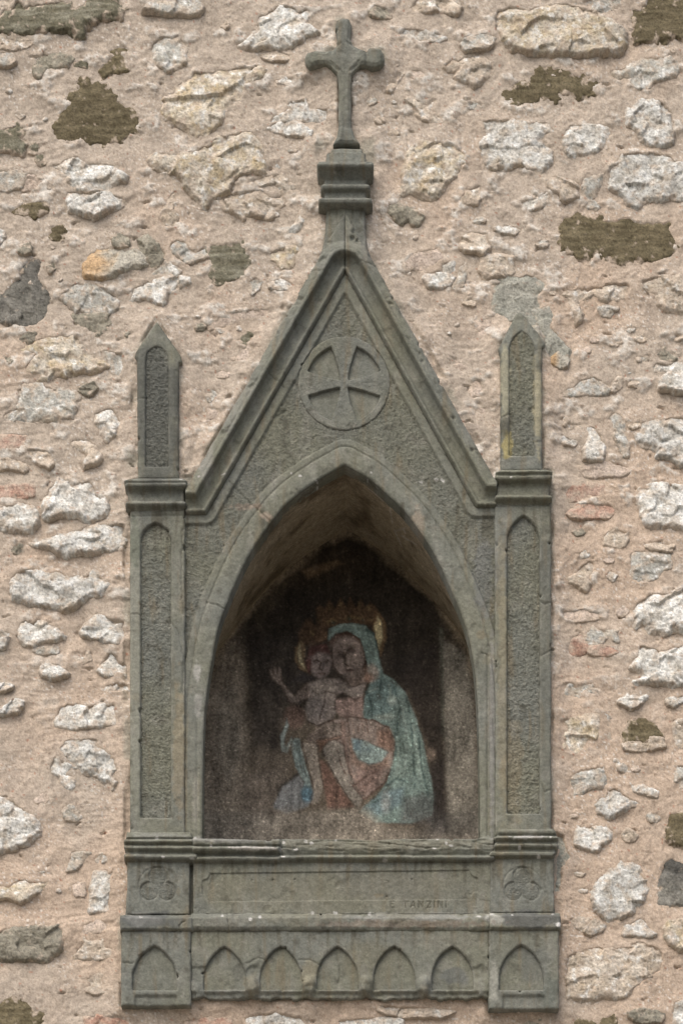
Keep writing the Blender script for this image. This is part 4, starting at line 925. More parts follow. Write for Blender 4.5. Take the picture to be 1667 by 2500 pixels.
# --- pilasters with capitals, sunk panels, base mouldings; pinnacles above
def moulding(name, parent, outline, knots, seed, rr=6, rdep=.012, res=1.8, wear=.8, p0=.06):
    kv = [k[0] for k in knots]; kp = [k[1] for k in knots]
    return carve(name, parent, bb(outline), lambda u, v: sd_poly(u, v, outline),
                 lambda u, v, d: np.interp(v + 1.4 * fbm(u, v, 60, 3, 160 + seed), kv, kp) + rnd(d, rr, rdep), p0, res=res, wear=wear, seed=seed)
SIDES = [dict(x0=318, x1=452, top=1230, pan=pointed(381, 1277, 36, 1322, 1995),
              cap=[(334,1161),(446,1161),(452,1172),(458,1176),(458,1190),(452,1197),(451,1222),(456,1227),(455,1237),(450,1241),(450,1246),(312,1246),(312,1240),(307,1236),(308,1226),(313,1222),(312,1197),(305,1190),(304,1176),(320,1168)],
              ck=[(1158,.040),(1170,.058),(1174,.074),(1180,.080),(1184,.074),(1187,.079),(1192,.076),(1197,.052),(1203,.049),(1221,.051),(1226,.066),(1231,.071),(1235,.067),(1240,.050),(1248,.044)],
              pin=[(337,1170),(335,880),(328,868),(333,853),(382,777),(440,862),(446,880),(437,884),(437,1170)], ppan=pointed(384, 845, 27, 880, 1138), cx=383, pc=(382, 777, 866),
              base=[(309,2028),(467,2028),(471,2046),(478,2052),(479,2078),(483,2084),(482,2099),(470,2104),(311,2104),(304,2098),(303,2085),(309,2079),(303,2070),(303,2052),(308,2046)],
              bk=[(2024,.046),(2030,.056),(2040,.064),(2045,.066),(2048,.058),(2052,.070),(2057,.075),(2060,.070),(2064,.060),(2068,.070),(2073,.074),(2077,.068),(2080,.058),(2085,.058),(2088,.068),(2094,.072),(2099,.066),(2103,.050)],
              tb=(311, 2098, 463, 2232), tc=(386, 2163), sc=(293, 2229, 471, 2273), pl=(296, 2270, 467, 2456), pa=pointed(378, 2309, 53, 2392, 2416)),
         dict(x0=1207, x1=1345, top=1215, pan=pointed(1277, 1259, 39, 1325, 1985),
              cap=[(1221,1140),(1334,1140),(1338,1150),(1347,1156),(1347,1172),(1343,1178),(1342,1206),(1347,1211),(1347,1221),(1342,1225),(1342,1230),(1209,1230),(1209,1224),(1206,1220),(1208,1211),(1211,1207),(1211,1178),(1207,1172),(1209,1156),(1219,1150)],
              ck=[(1137,.040),(1149,.060),(1153,.076),(1158,.080),(1161,.072),(1164,.070),(1168,.077),(1174,.074),(1178,.052),(1184,.049),(1206,.051),(1211,.066),(1216,.070),(1220,.065),(1224,.050),(1232,.044)],
              pin=[(1221,1150),(1221,868),(1216,848),(1222,836),(1260,760),(1268,754),(1277,762),(1324,822),(1331,832),(1330,842),(1323,848),(1323,1150)], ppan=pointed(1273, 809, 30, 858, 1112), cx=1271, pc=(1268, 751, 836),
              base=[(1215,2020),(1352,2020),(1358,2036),(1362,2044),(1362,2072),(1358,2078),(1352,2094),(1345,2099),(1198,2099),(1192,2092),(1196,2078),(1204,2072),(1206,2044),(1213,2036)],
              bk=[(2016,.046),(2022,.056),(2030,.068),(2036,.066),(2039,.056),(2043,.066),(2048,.074),(2052,.068),(2055,.056),(2060,.060),(2065,.072),(2070,.068),(2074,.056),(2079,.058),(2084,.070),(2090,.068),(2094,.052),(2100,.048)],
              tb=(1196, 2092, 1352, 2228), tc=(1274, 2163), sc=(1194, 2223, 1368, 2271), pl=(1192, 2266, 1364, 2464), pa=pointed(1272, 2307, 53, 2392, 2416))]

def trefoil(u, v, c, r):
    """+ inside the three lobes"""
    d = -1e6
    for a in (-90, 30, 150):
        x = c[0] + r * .52 * math.cos(math.radians(a)); y = c[1] + r * .52 * math.sin(math.radians(a))
        d = np.maximum(d, r * .47 - np.hypot(u - x, v - y))
    return np.maximum(d, r * .30 - np.hypot(u - c[0], v - c[1]))

for k, S in enumerate(SIDES):
    x0, x1, top, pan = S['x0'], S['x1'], S['top'], S['pan']
    def pil_h(u, v, d, pan=pan):
        e = -sd_poly(u, v, pan)
        return .046 + rnd(d, 5, .006) + rnd(e, 5, .005)
    pil = carve('pilaster', shrine, (x0, top, x1, 2040), lambda u, v, a=(x0, top, x1, 2040), pan=pan: np.minimum(sd_box(u, v, *a), -sd_poly(u, v, pan)), pil_h, .045, seed=20 + k * 9)
    carve('sunk_panel', pil, bb(pan), lambda u, v, pan=pan: sd_poly(u, v, pan) + 4, lambda u, v, d: .032 + hammered(u, v) * 1.15, .032, ONE, wear=.3, seed=21 + k * 9, res=2.0, dark=1.10)
    moulding('capital', pil, S['cap'], S['ck'], 22 + k * 9)
    moulding('base_moulding', pil, S['base'], S['bk'], 23 + k * 9, wear=1.0)
    px, py, ps = S['pc']; pin, pp = S['pin'], S['ppan']
    def pin_h(u, v, d, pp=pp, px=px, py=py, ps=ps, cx=S['cx']):
        e = -sd_poly(u, v, pp)
        slope = sm(ps + 12, py, v - .55 * np.abs(u - px))                       # pyramid top leaning back
        return .044 - .016 * slope - .0055 * np.maximum(np.abs(u - cx) - 42, 0) * .1 + rnd(d, 5, .007) + rnd(e, 5, .004)
    pn = carve('pinnacle', shrine, bb(pin), lambda u, v, pin=pin, pp=pp: np.minimum(sd_poly(u, v, pin), -sd_poly(u, v, pp)), pin_h, .040, seed=24 + k * 9)
    pn['label'] = ('dark grey pinnacle with pointed top and roughened panel', 'pinnacle with flaked pale edges beside a cement patch')[k]
    carve('sunk_panel', pn, bb(pp), lambda u, v, pp=pp: sd_poly(u, v, pp) + 4, lambda u, v, d: .034 + hammered(u, v) * 1.15, .034, ONE, wear=.3, seed=25 + k * 9, res=2.0, dark=1.08)
    tb, tc = S['tb'], S['tc']
    def tre_h(u, v, d, tc=tc):
        t = trefoil(u, v, tc, 47); r = np.hypot(u - tc[0], v - tc[1])
        ring = 47 - r
        sunk = sm(-1.5, 1.5, ring) * sm(1.0, -2.0, t) * sm(-3, -7, t) * .0
        h = .050 - .0035 * sm(-1.6, 1.6, t) * (1 - .0)
        h = h - .0035 * np.exp(-(t / 2.0) ** 2) - .0028 * np.exp(-(ring / 1.8) ** 2) * sm(.1, -.1, (v - tc[1]) / 47 - .2)
        return h + .5 * hammered(u, v) * sm(0, 3, t) + rnd(d, 4, .004)
    carve('trefoil_block', shrine, tb, lambda u, v, tb=tb: sd_box(u, v, *tb), tre_h, .05, lambda u, v, tc=tc: sm(0, 3, trefoil(u, v, tc, 47)), seed=26 + k * 9, res=1.8, wear=.8)
    sc = S['sc']
    def sc_h(u, v, d, sc=sc):
        t = (v - sc[1]) / (sc[3] - sc[1])
        return np.interp(t, [0, .18, .30, .85, 1], [.052, .060, .074, .073, .066]) + rnd(d, 6, .009)
    carve('string_course_block', shrine, sc, lambda u, v, sc=sc: sd_box(u, v, *sc), sc_h, .068, seed=27 + k * 9, res=1.8, wear=1.2)
    pl, pa = S['pl'], S['pa']
    def pl_h(u, v, d, pa=pa, pl=pl):
        e = -sd_poly(u, v, pa)
        ch = sm(2426, 2436, v + .0 * u) * sm(6, 0, np.abs(u - (pl[0] + pl[2]) / 2) - 48) * .008
        return .060 - ch + rnd(d, 6, .007) + rnd(e, 4, .004)
    pb = carve('plinth_block', shrine, pl, lambda u, v, pl=pl, pa=pa: np.minimum(sd_box(u, v, *pl), -sd_poly(u, v, pa)), pl_h, .058, seed=28 + k * 9, wear=1.0)
    carve('blind_arch', pb, bb(pa), lambda u, v, pa=pa: sd_poly(u, v, pa) + 4, lambda u, v, d: .045 + .0 * u, .045, wear=.3, seed=29 + k * 9)

# --- sill, inscription slab, string course, arched frieze
def sill_h(u, v, d):
    vv = v + 2.2 * fbm(u, v, 90, 3, 171)
    kn = [(2040,.040),(2046,.062),(2054,.072),(2062,.070),(2066,.060),(2069,.072),(2074,.077),(2079,.070),(2083,.050),(2088,.049),(2091,.060),(2096,.066),(2101,.060),(2104,.044)]
    kb = [(2040,.040),(2047,.058),(2060,.060),(2072,.060),(2080,.054),(2085,.049),(2088,.060),(2093,.066),(2098,.060),(2102,.044)]
    a = np.interp(vv, [k[0] for k in kn], [k[1] for k in kn]); b = np.interp(vv, [k[0] for k in kb], [k[1] for k in kb])
    m = sm(681, 686, u + 6 * fbm(u, v, 20, 2, 173))                    # the right half has lost its bead
    brk = (.0035 * fbm(u, v * 2.6, 34, 4, 175, .65) - .003 * sm(.3, .5, perlin(u / 46, v / 7, 177))) * m * sm(2082, 2076, v)
    return a * (1 - m) + (b + brk) * m + rnd(d, 4, .006)
SILL = [(470,2045),(560,2047),(640,2052),(690,2046),(760,2047),(850,2046),(918,2051),(930,2048),(1000,2044),(1090,2045),(1160,2046),(1178,2036),(1206,2028),(1206,2103),(470,2106)]
carve('sill', shrine, bb(SILL), lambda u, v: sd_poly(u, v, SILL), sill_h, .062, seed=50, res=1.8, wear=.7)

LETTERS = {'T': [[(-.25,0),(.85,0)],[(.35,0),(.35,1)]], 'A': [[(0,1),(.5,0),(.55,0),(.8,1)],[(.2,.7),(.7,.62)]], 'N': [[(0,1),(.05,0),(.75,1),(.8,0)]],
           'Z': [[(0,.04),(.75,0),(.1,1),(.75,.95)]], 'I': [[(.25,0),(.25,1)]], 'E': [[(.7,0),(0,0),(0,1),(.7,1)],[(0,.5),(.5,.5)]]}
strokes = []
for ch, x, w in (('E',954,11),('T',985,15),('A',1002,14),('N',1022,13),('Z',1042,13),('I',1057,12),('N',1069,13),('I',1086,11)):
    for ln in LETTERS[ch]: strokes.append([(x + a * w, 2200 + b * 15.5) for a, b in ln])
PANEL_OUT = [(512,2132),(1145,2124),(1149,2134),(1157,2141),(1165,2143),(1165,2176),(1157,2179),(1148,2188),(1146,2196),(514,2201),(508,2190),(494,2183),(494,2150),(505,2146),(511,2139)]
def slab_h(u, v, d):
    e = sd_poly(u, v, PANEL_OUT)
    h = .044 - .0042 * sm(-1.2, 1.2, e + .8 * fbm(u, v, 12, 2, 181)) + rnd(d, 3, .003)
    t = np.full(u.shape, 50., np.float32)
    m = (v > 2192) & (v < 2222) & (u > 945) & (u < 1105)
    if m.any():
        tt = t[m]
        for ln in strokes: tt = np.minimum(tt, sd_line(u[m], v[m], ln))
        t[m] = tt
    holes = sum(np.exp(-(((u - a) ** 2 + (v - b) ** 2) / 5.0)) for a, b in ((616,2148),(666,2147),(720,2146),(1005,2146),(944,2188)))
    return h - .0022 * sm(2.0, .7, t) - .005 * holes
def slab_colour_fix(o):
    pass
sl = carve('inscription_slab', shrine, (472, 2098, 1198, 2232), lambda u, v: sd_box(u, v, 472, 2098, 1198, 2232), slab_h, .044, seed=52, res=1.35, wear=.4)
sl['label'] = 'plain recessed slab with letters TANZINI cut along its lower edge'
# darker tone along the strokes of the cut letters
me = sl.data; n = len(me.vertices)
co = np.empty(n * 3, np.float32); me.vertices.foreach_get('co', co); co = co.reshape(-1, 3) + np.array(sl.location) + np.array(shrine.location)
tt = (D - .044) / D
uu = (CX + (co[:, 0] - CX) / tt) / K + 833.5; vv = 1250 - ((CZ + (co[:, 2] - CZ) / tt) - ZC) / K
dist = np.full(n, 50., np.float32)
for ln in strokes: dist = np.minimum(dist, sd_line(uu, vv, ln))
cl = np.empty(n * 4, np.float32); me.color_attributes['Col'].data.foreach_get('color', cl); cl = cl.reshape(-1, 4)
w = .36 * (sm(1.9, .6, dist) * (.55 + .45 * sm(970, 985, uu)))[:, None]
cl[:, :3] = cl[:, :3] * (1 - w) + np.array((.045, .038, .024)) * w
me.color_attributes['Col'].data.foreach_set('color', np.ascontiguousarray(cl).ravel())

def mid_h(u, v, d):
    t = (v - 2226) / 46
    lost = sm(565, 572, u) * sm(.05, .3, fbm(u, v, 110, 3, 185) + .12) * .006
    return np.interp(t, [0, .15, .35, .8, 1], [.050, .058, .068, .066, .058]) - lost + .002 * fbm(u, v * 2, 26, 3, 187) + rnd(d, 5, .008)
carve('string_course', shrine, (466, 2226, 1196, 2273), lambda u, v: sd_box(u, v, 466, 2226, 1196, 2273), mid_h, .062, seed=54, res=1.8, wear=1.1)
FX = [549, 686, 824, 962, 1104]
arches = [pointed(x, 2310, 51, 2392, 2416) for x in FX]
def frieze_sdf(u, v):
    d = sd_box(u, v, 466, 2266, 1194, 2436) + (v > 2420) * 13 * fbm(u, v, 46, 4, 191, .6)
    for a in arches: d = np.minimum(d, -sd_poly(u, v, a))
    return d
def frieze_h(u, v, d):
    h = .052 + rnd(d, 4, .004)
    for x in (617, 755, 893, 1033):
        r = np.hypot((u - x) / 21, (v - 2410) / 32)
        h = h + .020 * sm(1.0, .35, r)
    lostm = sm(.08, .3, fbm(u, v, 80, 3, 193) + .25 * sm(2345, 2375, v) - .3 * sm(700, 800, u)) * sm(2335, 2350, v) * .006
    h = h - lostm - .010 * sm(2418, 2428, v) * (1 - .8 * np.exp(-(((u - 617) % 138 - 0) / 16) ** 2)) + .003 * fbm(u, v, 20, 3, 195) * sm(2410, 2425, v)
    return h
fr = carve('arched_frieze', shrine, (466, 2266, 1194, 2440), frieze_sdf, frieze_h, .050, seed=56, wear=.8)
for i, a in enumerate(arches):
    carve('blind_arch', fr, bb(a), lambda u, v, a=a: sd_poly(u, v, a) + 4, lambda u, v, d: .037 + 0 * u, .037, wear=.3, seed=57 + i)

# --- niche: vault and reveals, floor, frescoed back wall
P_FRONT, P_BACK = .034, -.47
def loft(name, A, B, n_d, col_fn):
    A = np.array(A); B = np.array(B)
    n = 260
    def resample(P):
        s = np.concatenate([[0], np.cumsum(np.hypot(*np.diff(P, axis=0).T))]); t = np.linspace(0, s[-1], n)
        return np.stack([np.interp(t, s, P[:, 0]), np.interp(t, s, P[:, 1])], 1)
    # resample each half separately so that the two apexes join
    def halves(P):
        k = int(np.argmin(P[:, 1])); a = resample(P[:k + 1]); b = resample(P[k:]); return np.vstack([a, b[1:]])
    A, B = halves(A), halves(B)
    t = np.linspace(0, 1, n_d)[:, None]
    tt = np.where(t < .04, t, t)
    u = A[None, :, 0] * (1 - tt) + B[None, :, 0] * tt; v = A[None, :, 1] * (1 - tt) + B[None, :, 1] * tt
    xa, za = to_world(A[:, 0], A[:, 1], P_FRONT); xb, zb = to_world(B[:, 0], B[:, 1], P_BACK)
    x = xa[None] * (1 - t) + xb[None] * t; z = za[None] * (1 - t) + zb[None] * t
    y = (-P_FRONT * (1 - t) - P_BACK * t) + 0 * x
    arc = np.cumsum(np.hypot(np.gradient(x[0]), np.gradient(z[0])))[None] / K
    dep = y / K
    g = .006 * fbm(arc + 0 * dep, dep, 90, 4, 201) + .0018 * fbm(arc + 0 * dep, dep, 12, 2, 203)
    g = g * sm(0, .06, t) * sm(1, .97, t)
    nx = x - .01; nz = z - za.mean()
    L = np.hypot(nx, nz); x = x + g * nx / L; z = z + g * nz / L
    c = col_fn(arc + 0 * dep, dep + 0 * arc, t)
    for ln in ([(964,1294),(972,1312),(981,1334)], [(967,1293),(990,1287)], [(980,1304),(998,1318),(1016,1328)], [(953,1239),(957,1276)], [(985,1290),(990,1300)], [(899,1190),(935,1222)]):
        c = mix3(c, (.40, .37, .32), sm(2.6, .8, sd_line(u, v, ln)) * .75)
    m = x.shape
    idx = np.arange(m[0] * m[1]).reshape(m)
    q = np.stack([idx[:-1, :-1].ravel(), idx[:-1, 1:].ravel(), idx[1:, 1:].ravel(), idx[1:, :-1].ravel()], 1)
    co = np.stack([x.ravel(), y.ravel(), z.ravel()], 1)
    # floor of the niche
    f0 = [idx[0, 0], idx[0, -1], idx[-1, -1], idx[-1, 0]]
    q = np.vstack([q, [f0]])
    ctr = np.array(shrine.location)
    me = build_mesh(name, co - ctr, q, np.stack([k.ravel() for k in c], 1))
    return add_object(name, me, MAT_FRESCO, shrine)
def vault_col(a, dep, t):
    n = fbm(a, dep, 130, 4, 211, .6); n2 = fbm(a, dep, 24, 3, 213)
    c = [.305 + 0 * a, .262 + 0 * a, .192 + 0 * a]
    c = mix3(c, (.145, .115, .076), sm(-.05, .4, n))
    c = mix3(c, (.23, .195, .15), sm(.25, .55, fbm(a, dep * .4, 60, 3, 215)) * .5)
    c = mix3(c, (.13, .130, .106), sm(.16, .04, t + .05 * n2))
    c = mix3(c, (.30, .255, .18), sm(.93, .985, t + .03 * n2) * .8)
    g = 1 + .25 * n2
    return [x * g for x in c]
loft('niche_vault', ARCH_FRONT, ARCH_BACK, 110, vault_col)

def rz(*pts): return [(480 + .459 * x, 1120 + .459 * y) for x, y in pts]
PAINT = [  # outline or ellipse (zoomed coordinates), pigment, edge softness px, opacity
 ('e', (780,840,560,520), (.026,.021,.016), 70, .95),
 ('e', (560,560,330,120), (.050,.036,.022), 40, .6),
 ('p', rz((30,1000),(240,960),(270,1500),(250,2050),(30,2050)), (.225,.190,.145), 30, .8),
 ('p', rz((110,1250),(200,1200),(240,1500),(180,1750),(100,1600)), (.215,.190,.150), 22, .65),
 ('p', rz((1300,960),(1460,1050),(1510,2050),(1330,2000),(1320,1500)), (.215,.202,.168), 18, .85),
 ('p', rz((1290,900),(1310,900),(1320,1500),(1290,1450)), (.085,.095,.075), 8, .6),
 ('p', rz((1230,1650),(1320,1600),(1330,2050),(1240,2050)), (.040,.036,.034), 22, .8),
 ('p', rz((280,1350),(420,1300),(520,1600),(420,1760),(300,1700)), (.110,.090,.068), 30, .6),
 ('p', rz((240,1700),(480,1640),(440,1950),(250,1980)), (.175,.145,.115), 25, .65),
 ('p', rz((560,600),(640,565),(745,540),(775,560),(690,600),(590,640)), (.135,.092,.050), 9, .75),
 ('p', rz((280,800),(420,680),(520,640),(430,760),(330,880)), (.070,.055,.034), 26, .7),
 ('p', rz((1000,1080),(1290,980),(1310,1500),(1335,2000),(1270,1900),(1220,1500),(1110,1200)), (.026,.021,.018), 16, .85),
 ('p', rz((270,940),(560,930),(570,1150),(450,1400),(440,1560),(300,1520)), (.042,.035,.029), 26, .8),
 ('p', rz((965,810),(1005,870),(1012,950),(980,1050),(950,960),(933,890)), (.160,.100,.045), 4, .7),
 ('p', rz((962,835),(985,880),(988,950),(968,1020),(952,950),(943,890)), (.36,.31,.165), 4, .92),
 ('p', rz((640,880),(636,800),(655,780),(680,800),(705,750),(735,800),(765,740),(795,790),(815,735),(845,790),(875,745),(895,795),(925,765),(962,800),(960,880),(900,890),(820,872),(700,900)), (.115,.065,.030), 5, .6),
 ('p', rz((540,930),(580,860),(605,850),(625,885),(690,890),(702,960),(600,1000),(545,970)), (.110,.062,.032), 6, .6),
 ('p', rz((555,955),(525,1010),(522,1070),(550,1120),(592,1138),(572,1080),(578,1000)), (.190,.130,.065), 4, .7),
 ('p', rz((550,985),(536,1030),(545,1085),(575,1115),(560,1060)), (.370,.320,.185), 4, .9),
 ('p', rz((698,960),(705,905),(760,880),(830,876),(900,890),(945,945),(962,1010),(978,1100),(990,1140),(1060,1185),(1110,1245),(1142,1320),(1172,1400),(1205,1500),(1225,1600),(1245,1700),(1262,1800),(1250,1900),(1150,1940),(950,1940),(860,1880),(960,1790),(1010,1720),(1040,1600),(1050,1500),(1020,1430),(940,1392),(876,1380),(890,1290),(922,1200),(905,1110),(890,1030),(868,960),(800,918),(740,928),(704,972)), (.130,.192,.176), 4, .95),
 ('p', rz((960,1080),(990,1150),(1080,1230),(1060,1330),(980,1370),(900,1380),(900,1280)), (.095,.150,.150), 14, .7),
 ('p', rz((1050,1480),(1150,1450),(1210,1650),(1120,1700),(1040,1700)), (.165,.235,.205), 16, .7),
 ('p', rz((890,1860),(1000,1770),(1100,1750),(1090,1840),(960,1900)), (.120,.185,.205), 14, .8),
 ('e', (1005,1830,22,50), (.34,.38,.37), 10, .8), ('e', (1040,1285,26,24), (.25,.31,.28), 10, .8), ('e', (1000,1375,45,14), (.27,.32,.28), 8, .7),
 ('p', rz((1100,1800),(1260,1780),(1250,1930),(1080,1940)), (.085,.092,.092), 22, .75),
 ('p', rz((705,975),(750,932),(820,925),(872,970),(897,1050),(907,1115),(885,1140),(868,1040),(830,960),(770,950),(718,1000)), (.055,.028,.018), 5, .9),
 ('p', rz((790,1150),(880,1105),(905,1180),(870,1260),(800,1255)), (.150,.112,.092), 8, .85),
 ('E', (806,1056,84,112,-.12), (.190,.150,.130), 7, .95), ('e', (830,1110,46,48), (.215,.170,.145), 18, .7), ('e', (745,1030,36,80), (.105,.080,.070), 18, .7),
 ('e', (765,1052,23,11), (.055,.042,.036), 6, .85), ('e', (824,1020,29,13), (.050,.036,.030), 6, .85), ('e', (820,998,34,6), (.070,.048,.036), 5, .7), ('e', (760,1030,26,5), (.070,.048,.036), 5, .7),
 ('p', rz((783,1030),(795,1035),(790,1085),(812,1098),(800,1106),(778,1096)), (.080,.060,.050), 5, .6), ('e', (806,1092,10,8), (.27,.22,.185), 6, .7), ('e', (812,1128,25,7), (.100,.058,.048), 5, .8), ('e', (820,1152,18,10), (.240,.195,.160), 7, .6),
 ('e', (930,1140,40,48), (.215,.145,.115), 10, .6), ('e', (915,1165,26,24), (.165,.095,.065), 8, .7),
 ('p', rz((590,1195),(680,1170),(760,1172),(830,1212),(895,1195),(885,1262),(840,1285),(780,1245),(742,1255),(745,1340),(722,1392),(640,1420),(592,1400),(570,1330),(592,1285)), (.175,.148,.130), 6, .95),
 ('e', (680,1230,60,40), (.205,.178,.150), 20, .7), ('e', (640,1330,50,60), (.120,.108,.104), 24, .6),
 ('p', rz((590,1195),(605,1262),(545,1305),(500,1302),(455,1215),(405,1180),(395,1150),(440,1130),(455,1185),(480,1222),(520,1262)), (.165,.130,.108), 6, .9),
 ('p', rz((395,1170),(385,1125),(398,1120),(410,1150),(412,1108),(424,1112),(428,1150),(438,1110),(448,1122),(446,1180)), (.155,.120,.100), 4, .85),
 ('E', (660,1092,54,76,.05), (.160,.128,.118), 6, .95), ('p', rz((578,1080),(600,1000),(690,985),(712,1040),(640,1030),(612,1072),(604,1145),(585,1125)), (.070,.030,.026), 7, .9),
 ('e', (638,1078,15,9), (.060,.045,.042), 5, .8), ('e', (690,1080,15,9), (.060,.045,.042), 5, .8), ('e', (655,1110,7,22), (.100,.078,.070), 5, .6), ('e', (664,1145,18,6), (.085,.050,.044), 5, .7), ('e', (645,1058,32,8), (.24,.20,.185), 8, .6),
 ('p', rz((560,1140),(600,1150),(640,1175),(560,1190),(500,1190)), (.030,.026,.028), 8, .7),
 ('p', rz((740,1282),(885,1268),(885,1380),(760,1370),(735,1330)), (.235,.165,.140), 7, .9),
 ('p', rz((600,1470),(690,1400),(800,1372),(940,1392),(1022,1430),(1052,1510),(1042,1620),(1002,1720),(892,1812),(835,1740),(780,1660),(745,1540)), (.200,.160,.135), 5, .95),
 ('p', rz((960,1440),(1030,1440),(1052,1510),(1040,1560),(960,1530)), (.215,.120,.080), 14, .7), ('p', rz((805,1470),(830,1490),(850,1600),(920,1640),(1020,1580),(1020,1640),(900,1670),(820,1620)), (.215,.135,.095), 9, .6),
 ('p', rz((825,1488),(905,1505),(1018,1560),(982,1612),(920,1628),(862,1602),(832,1545)), (.205,.280,.265), 5, .95), ('p', rz((828,1490),(880,1500),(870,1560),(838,1550)), (.105,.165,.195), 10, .8), ('e', (905,1545,30,18), (.120,.175,.185), 12, .7),
 ('p', rz((850,1650),(1000,1640),(960,1750),(890,1800),(830,1740)), (.185,.118,.098), 20, .7),
 ('p', rz((760,1400),(790,1395),(800,1540),(830,1700),(800,1690),(775,1560)), (.165,.095,.075), 10, .6),
 ('p', rz((580,1495),(640,1432),(700,1402),(765,1412),(765,1470),(700,1492),(620,1532)), (.195,.158,.128), 6, .9),
 ('p', rz((600,1470),(690,1425),(695,1433),(606,1482)), (.085,.066,.054), 4, .7), ('p', rz((590,1492),(690,1450),(694,1458),(600,1504)), (.085,.066,.054), 4, .7), ('p', rz((600,1512),(700,1474),(702,1482),(610,1522)), (.085,.066,.054), 4, .7),
 ('p', rz((560,1510),(640,1520),(655,1650),(675,1750),(645,1835),(608,1835),(620,1740),(590,1620)), (.195,.168,.135), 6, .92),
 ('p', rz((655,1600),(692,1620),(745,1720),(805,1800),(835,1855),(700,1872),(680,1760)), (.145,.078,.056), 9, .85),
 ('p', rz((660,1535),(720,1490),(782,1520),(795,1620),(835,1730),(885,1802),(862,1862),(800,1795),(742,1702),(690,1600)), (.200,.180,.150), 6, .92),
 ('p', rz((640,1500),(760,1478),(765,1490),(700,1500),(655,1560)), (.180,.088,.050), 6, .6),
 ('p', rz((412,1835),(452,1742),(540,1680),(580,1720),(602,1800),(592,1852),(480,1890),(412,1862)), (.150,.160,.162), 7, .9),
 ('p', rz((420,1780),(450,1725),(540,1662),(545,1680),(460,1748),(430,1800)), (.030,.026,.022), 8, .8),
 ('e', (520,1375,55,62), (.140,.088,.068), 10, .85),
 ('p', rz((480,1380),(470,1420),(443,1480),(453,1562),(482,1562),(508,1500),(505,1480),(480,1530),(468,1520),(472,1470),(490,1420)), (.190,.235,.220), 4, .85),
 ('p', rz((515,1490),(545,1490),(572,1600),(602,1700),(618,1790),(572,1822),(560,1780),(572,1720),(525,1640),(503,1530)), (.165,.220,.210), 4, .9),
 ('p', rz((528,1500),(536,1500),(560,1600),(582,1690),(572,1690),(545,1610)), (.075,.105,.105), 3, .7),
 ('e', (588,1785,32,44), (.065,.135,.180), 8, .9),
 ('p', rz((30,1880),(600,1880),(900,1860),(1000,1960),(1300,1990),(1510,1960),(1510,2120),(30,2120)), (.215,.192,.155), 30, .8), ('p', rz((1150,1900),(1500,1860),(1510,2030),(1200,2030)), (.055,.053,.050), 40, .6),
 ('e', (1247,1572,27,34), (.190,.145,.110), 10, .55),
]
STROKES = [  # folds, contours and highlights: pigment, half width px, opacity, lines
 ((.045,.075,.072), 3.0, .8, [[(985,1140),(972,1250),(985,1380)],[(1050,1215),(1078,1330),(1062,1450),(1055,1600)],[(1112,1260),(1142,1400),(1150,1560),(1160,1750)],[(1180,1480),(1192,1620),(1232,1800)],[(905,1240),(935,1330),(925,1380)],[(960,1000),(940,930),(880,900)],[(1010,1740),(1060,1700),(1120,1720)],[(900,1850),(1000,1800),(1080,1800)]]),
 ((.27,.34,.31), 3.2, .7, [[(1020,1205),(1040,1290),(1030,1370)],[(1095,1330),(1118,1480),(1108,1640)],[(1062,1480),(1078,1600),(1060,1690)],[(1150,1420),(1175,1560),(1190,1700)],[(930,960),(945,1040),(955,1090)],[(760,892),(830,886),(890,905)],[(920,1240),(960,1220)]]),
 ((.085,.050,.040), 2.4, .75, [[(800,1380),(812,1460)],[(850,1378),(862,1455)],[(900,1388),(912,1460)],[(830,1745),(900,1690),(985,1650)],[(745,1545),(772,1640),(815,1720),(885,1808)],[(700,1400),(800,1374),(940,1392),(1020,1430)],[(870,1760),(940,1700)],[(1050,1510),(1042,1620),(1002,1720),(892,1812)]]),
 ((.30,.225,.185), 2.6, .6, [[(775,1400),(785,1500)],[(825,1390),(838,1460)],[(880,1395),(888,1470)],[(800,1660),(860,1720)],[(960,1420),(1010,1450)]]),
 ((.050,.036,.030), 2.0, .8, [[(690,1200),(682,1290),(655,1380)],[(618,1235),(655,1258),(690,1240)],[(700,1240),(735,1250)],[(745,1178),(825,1214),(888,1196)],[(742,1252),(790,1248),(842,1284),(885,1262)],[(590,1195),(572,1300),(575,1400)],[(500,1302),(452,1215)],[(605,1262),(545,1305)],[(560,1510),(590,1620),(620,1740),(608,1835)],[(640,1520),(655,1650),(675,1750)],[(690,1600),(742,1702),(800,1795)],[(782,1520),(795,1620),(835,1730)],[(592,1400),(640,1420),(722,1392)],[(735,1280),(735,1340)]]),
 ((.245,.215,.185), 3.2, .6, [[(640,1215),(660,1220)],[(705,1215),(730,1222)],[(780,1210),(820,1240)],[(610,1560),(630,1680)],[(720,1540),(740,1640),(790,1720)],[(520,1285),(470,1215)],[(780,1075),(790,1095)],[(850,1080),(840,1120)],[(800,985),(850,1000)]]),
 ((.035,.025,.020), 2.0, .9, [[(745,1050),(765,1043),(785,1052)],[(800,1020),(825,1008),(852,1020)],[(790,1040),(784,1090),(806,1104)],[(796,1128),(815,1124),(838,1128)],[(718,1000),(722,1100),(760,1150),(820,1168),(870,1140),(895,1090)],[(625,1078),(640,1071),(652,1078)],[(678,1080),(692,1072),(705,1080)],[(660,1085),(656,1120),(668,1126)],[(650,1146),(680,1144)]]),
 ((.22,.165,.085), 4.0, .5, [[(655,848),(657,856)],[(705,785),(707,797)],[(766,772),(768,786)],[(866,770),(866,784)],[(916,790),(916,802)],[(610,920),(618,935)],[(700,868),(760,850),(830,845),(930,860)]]),
 ((.035,.055,.045), 4.5, .8, [[(808,850),(812,852)],[(888,860),(893,862)],[(726,872),(730,873)]]),
]
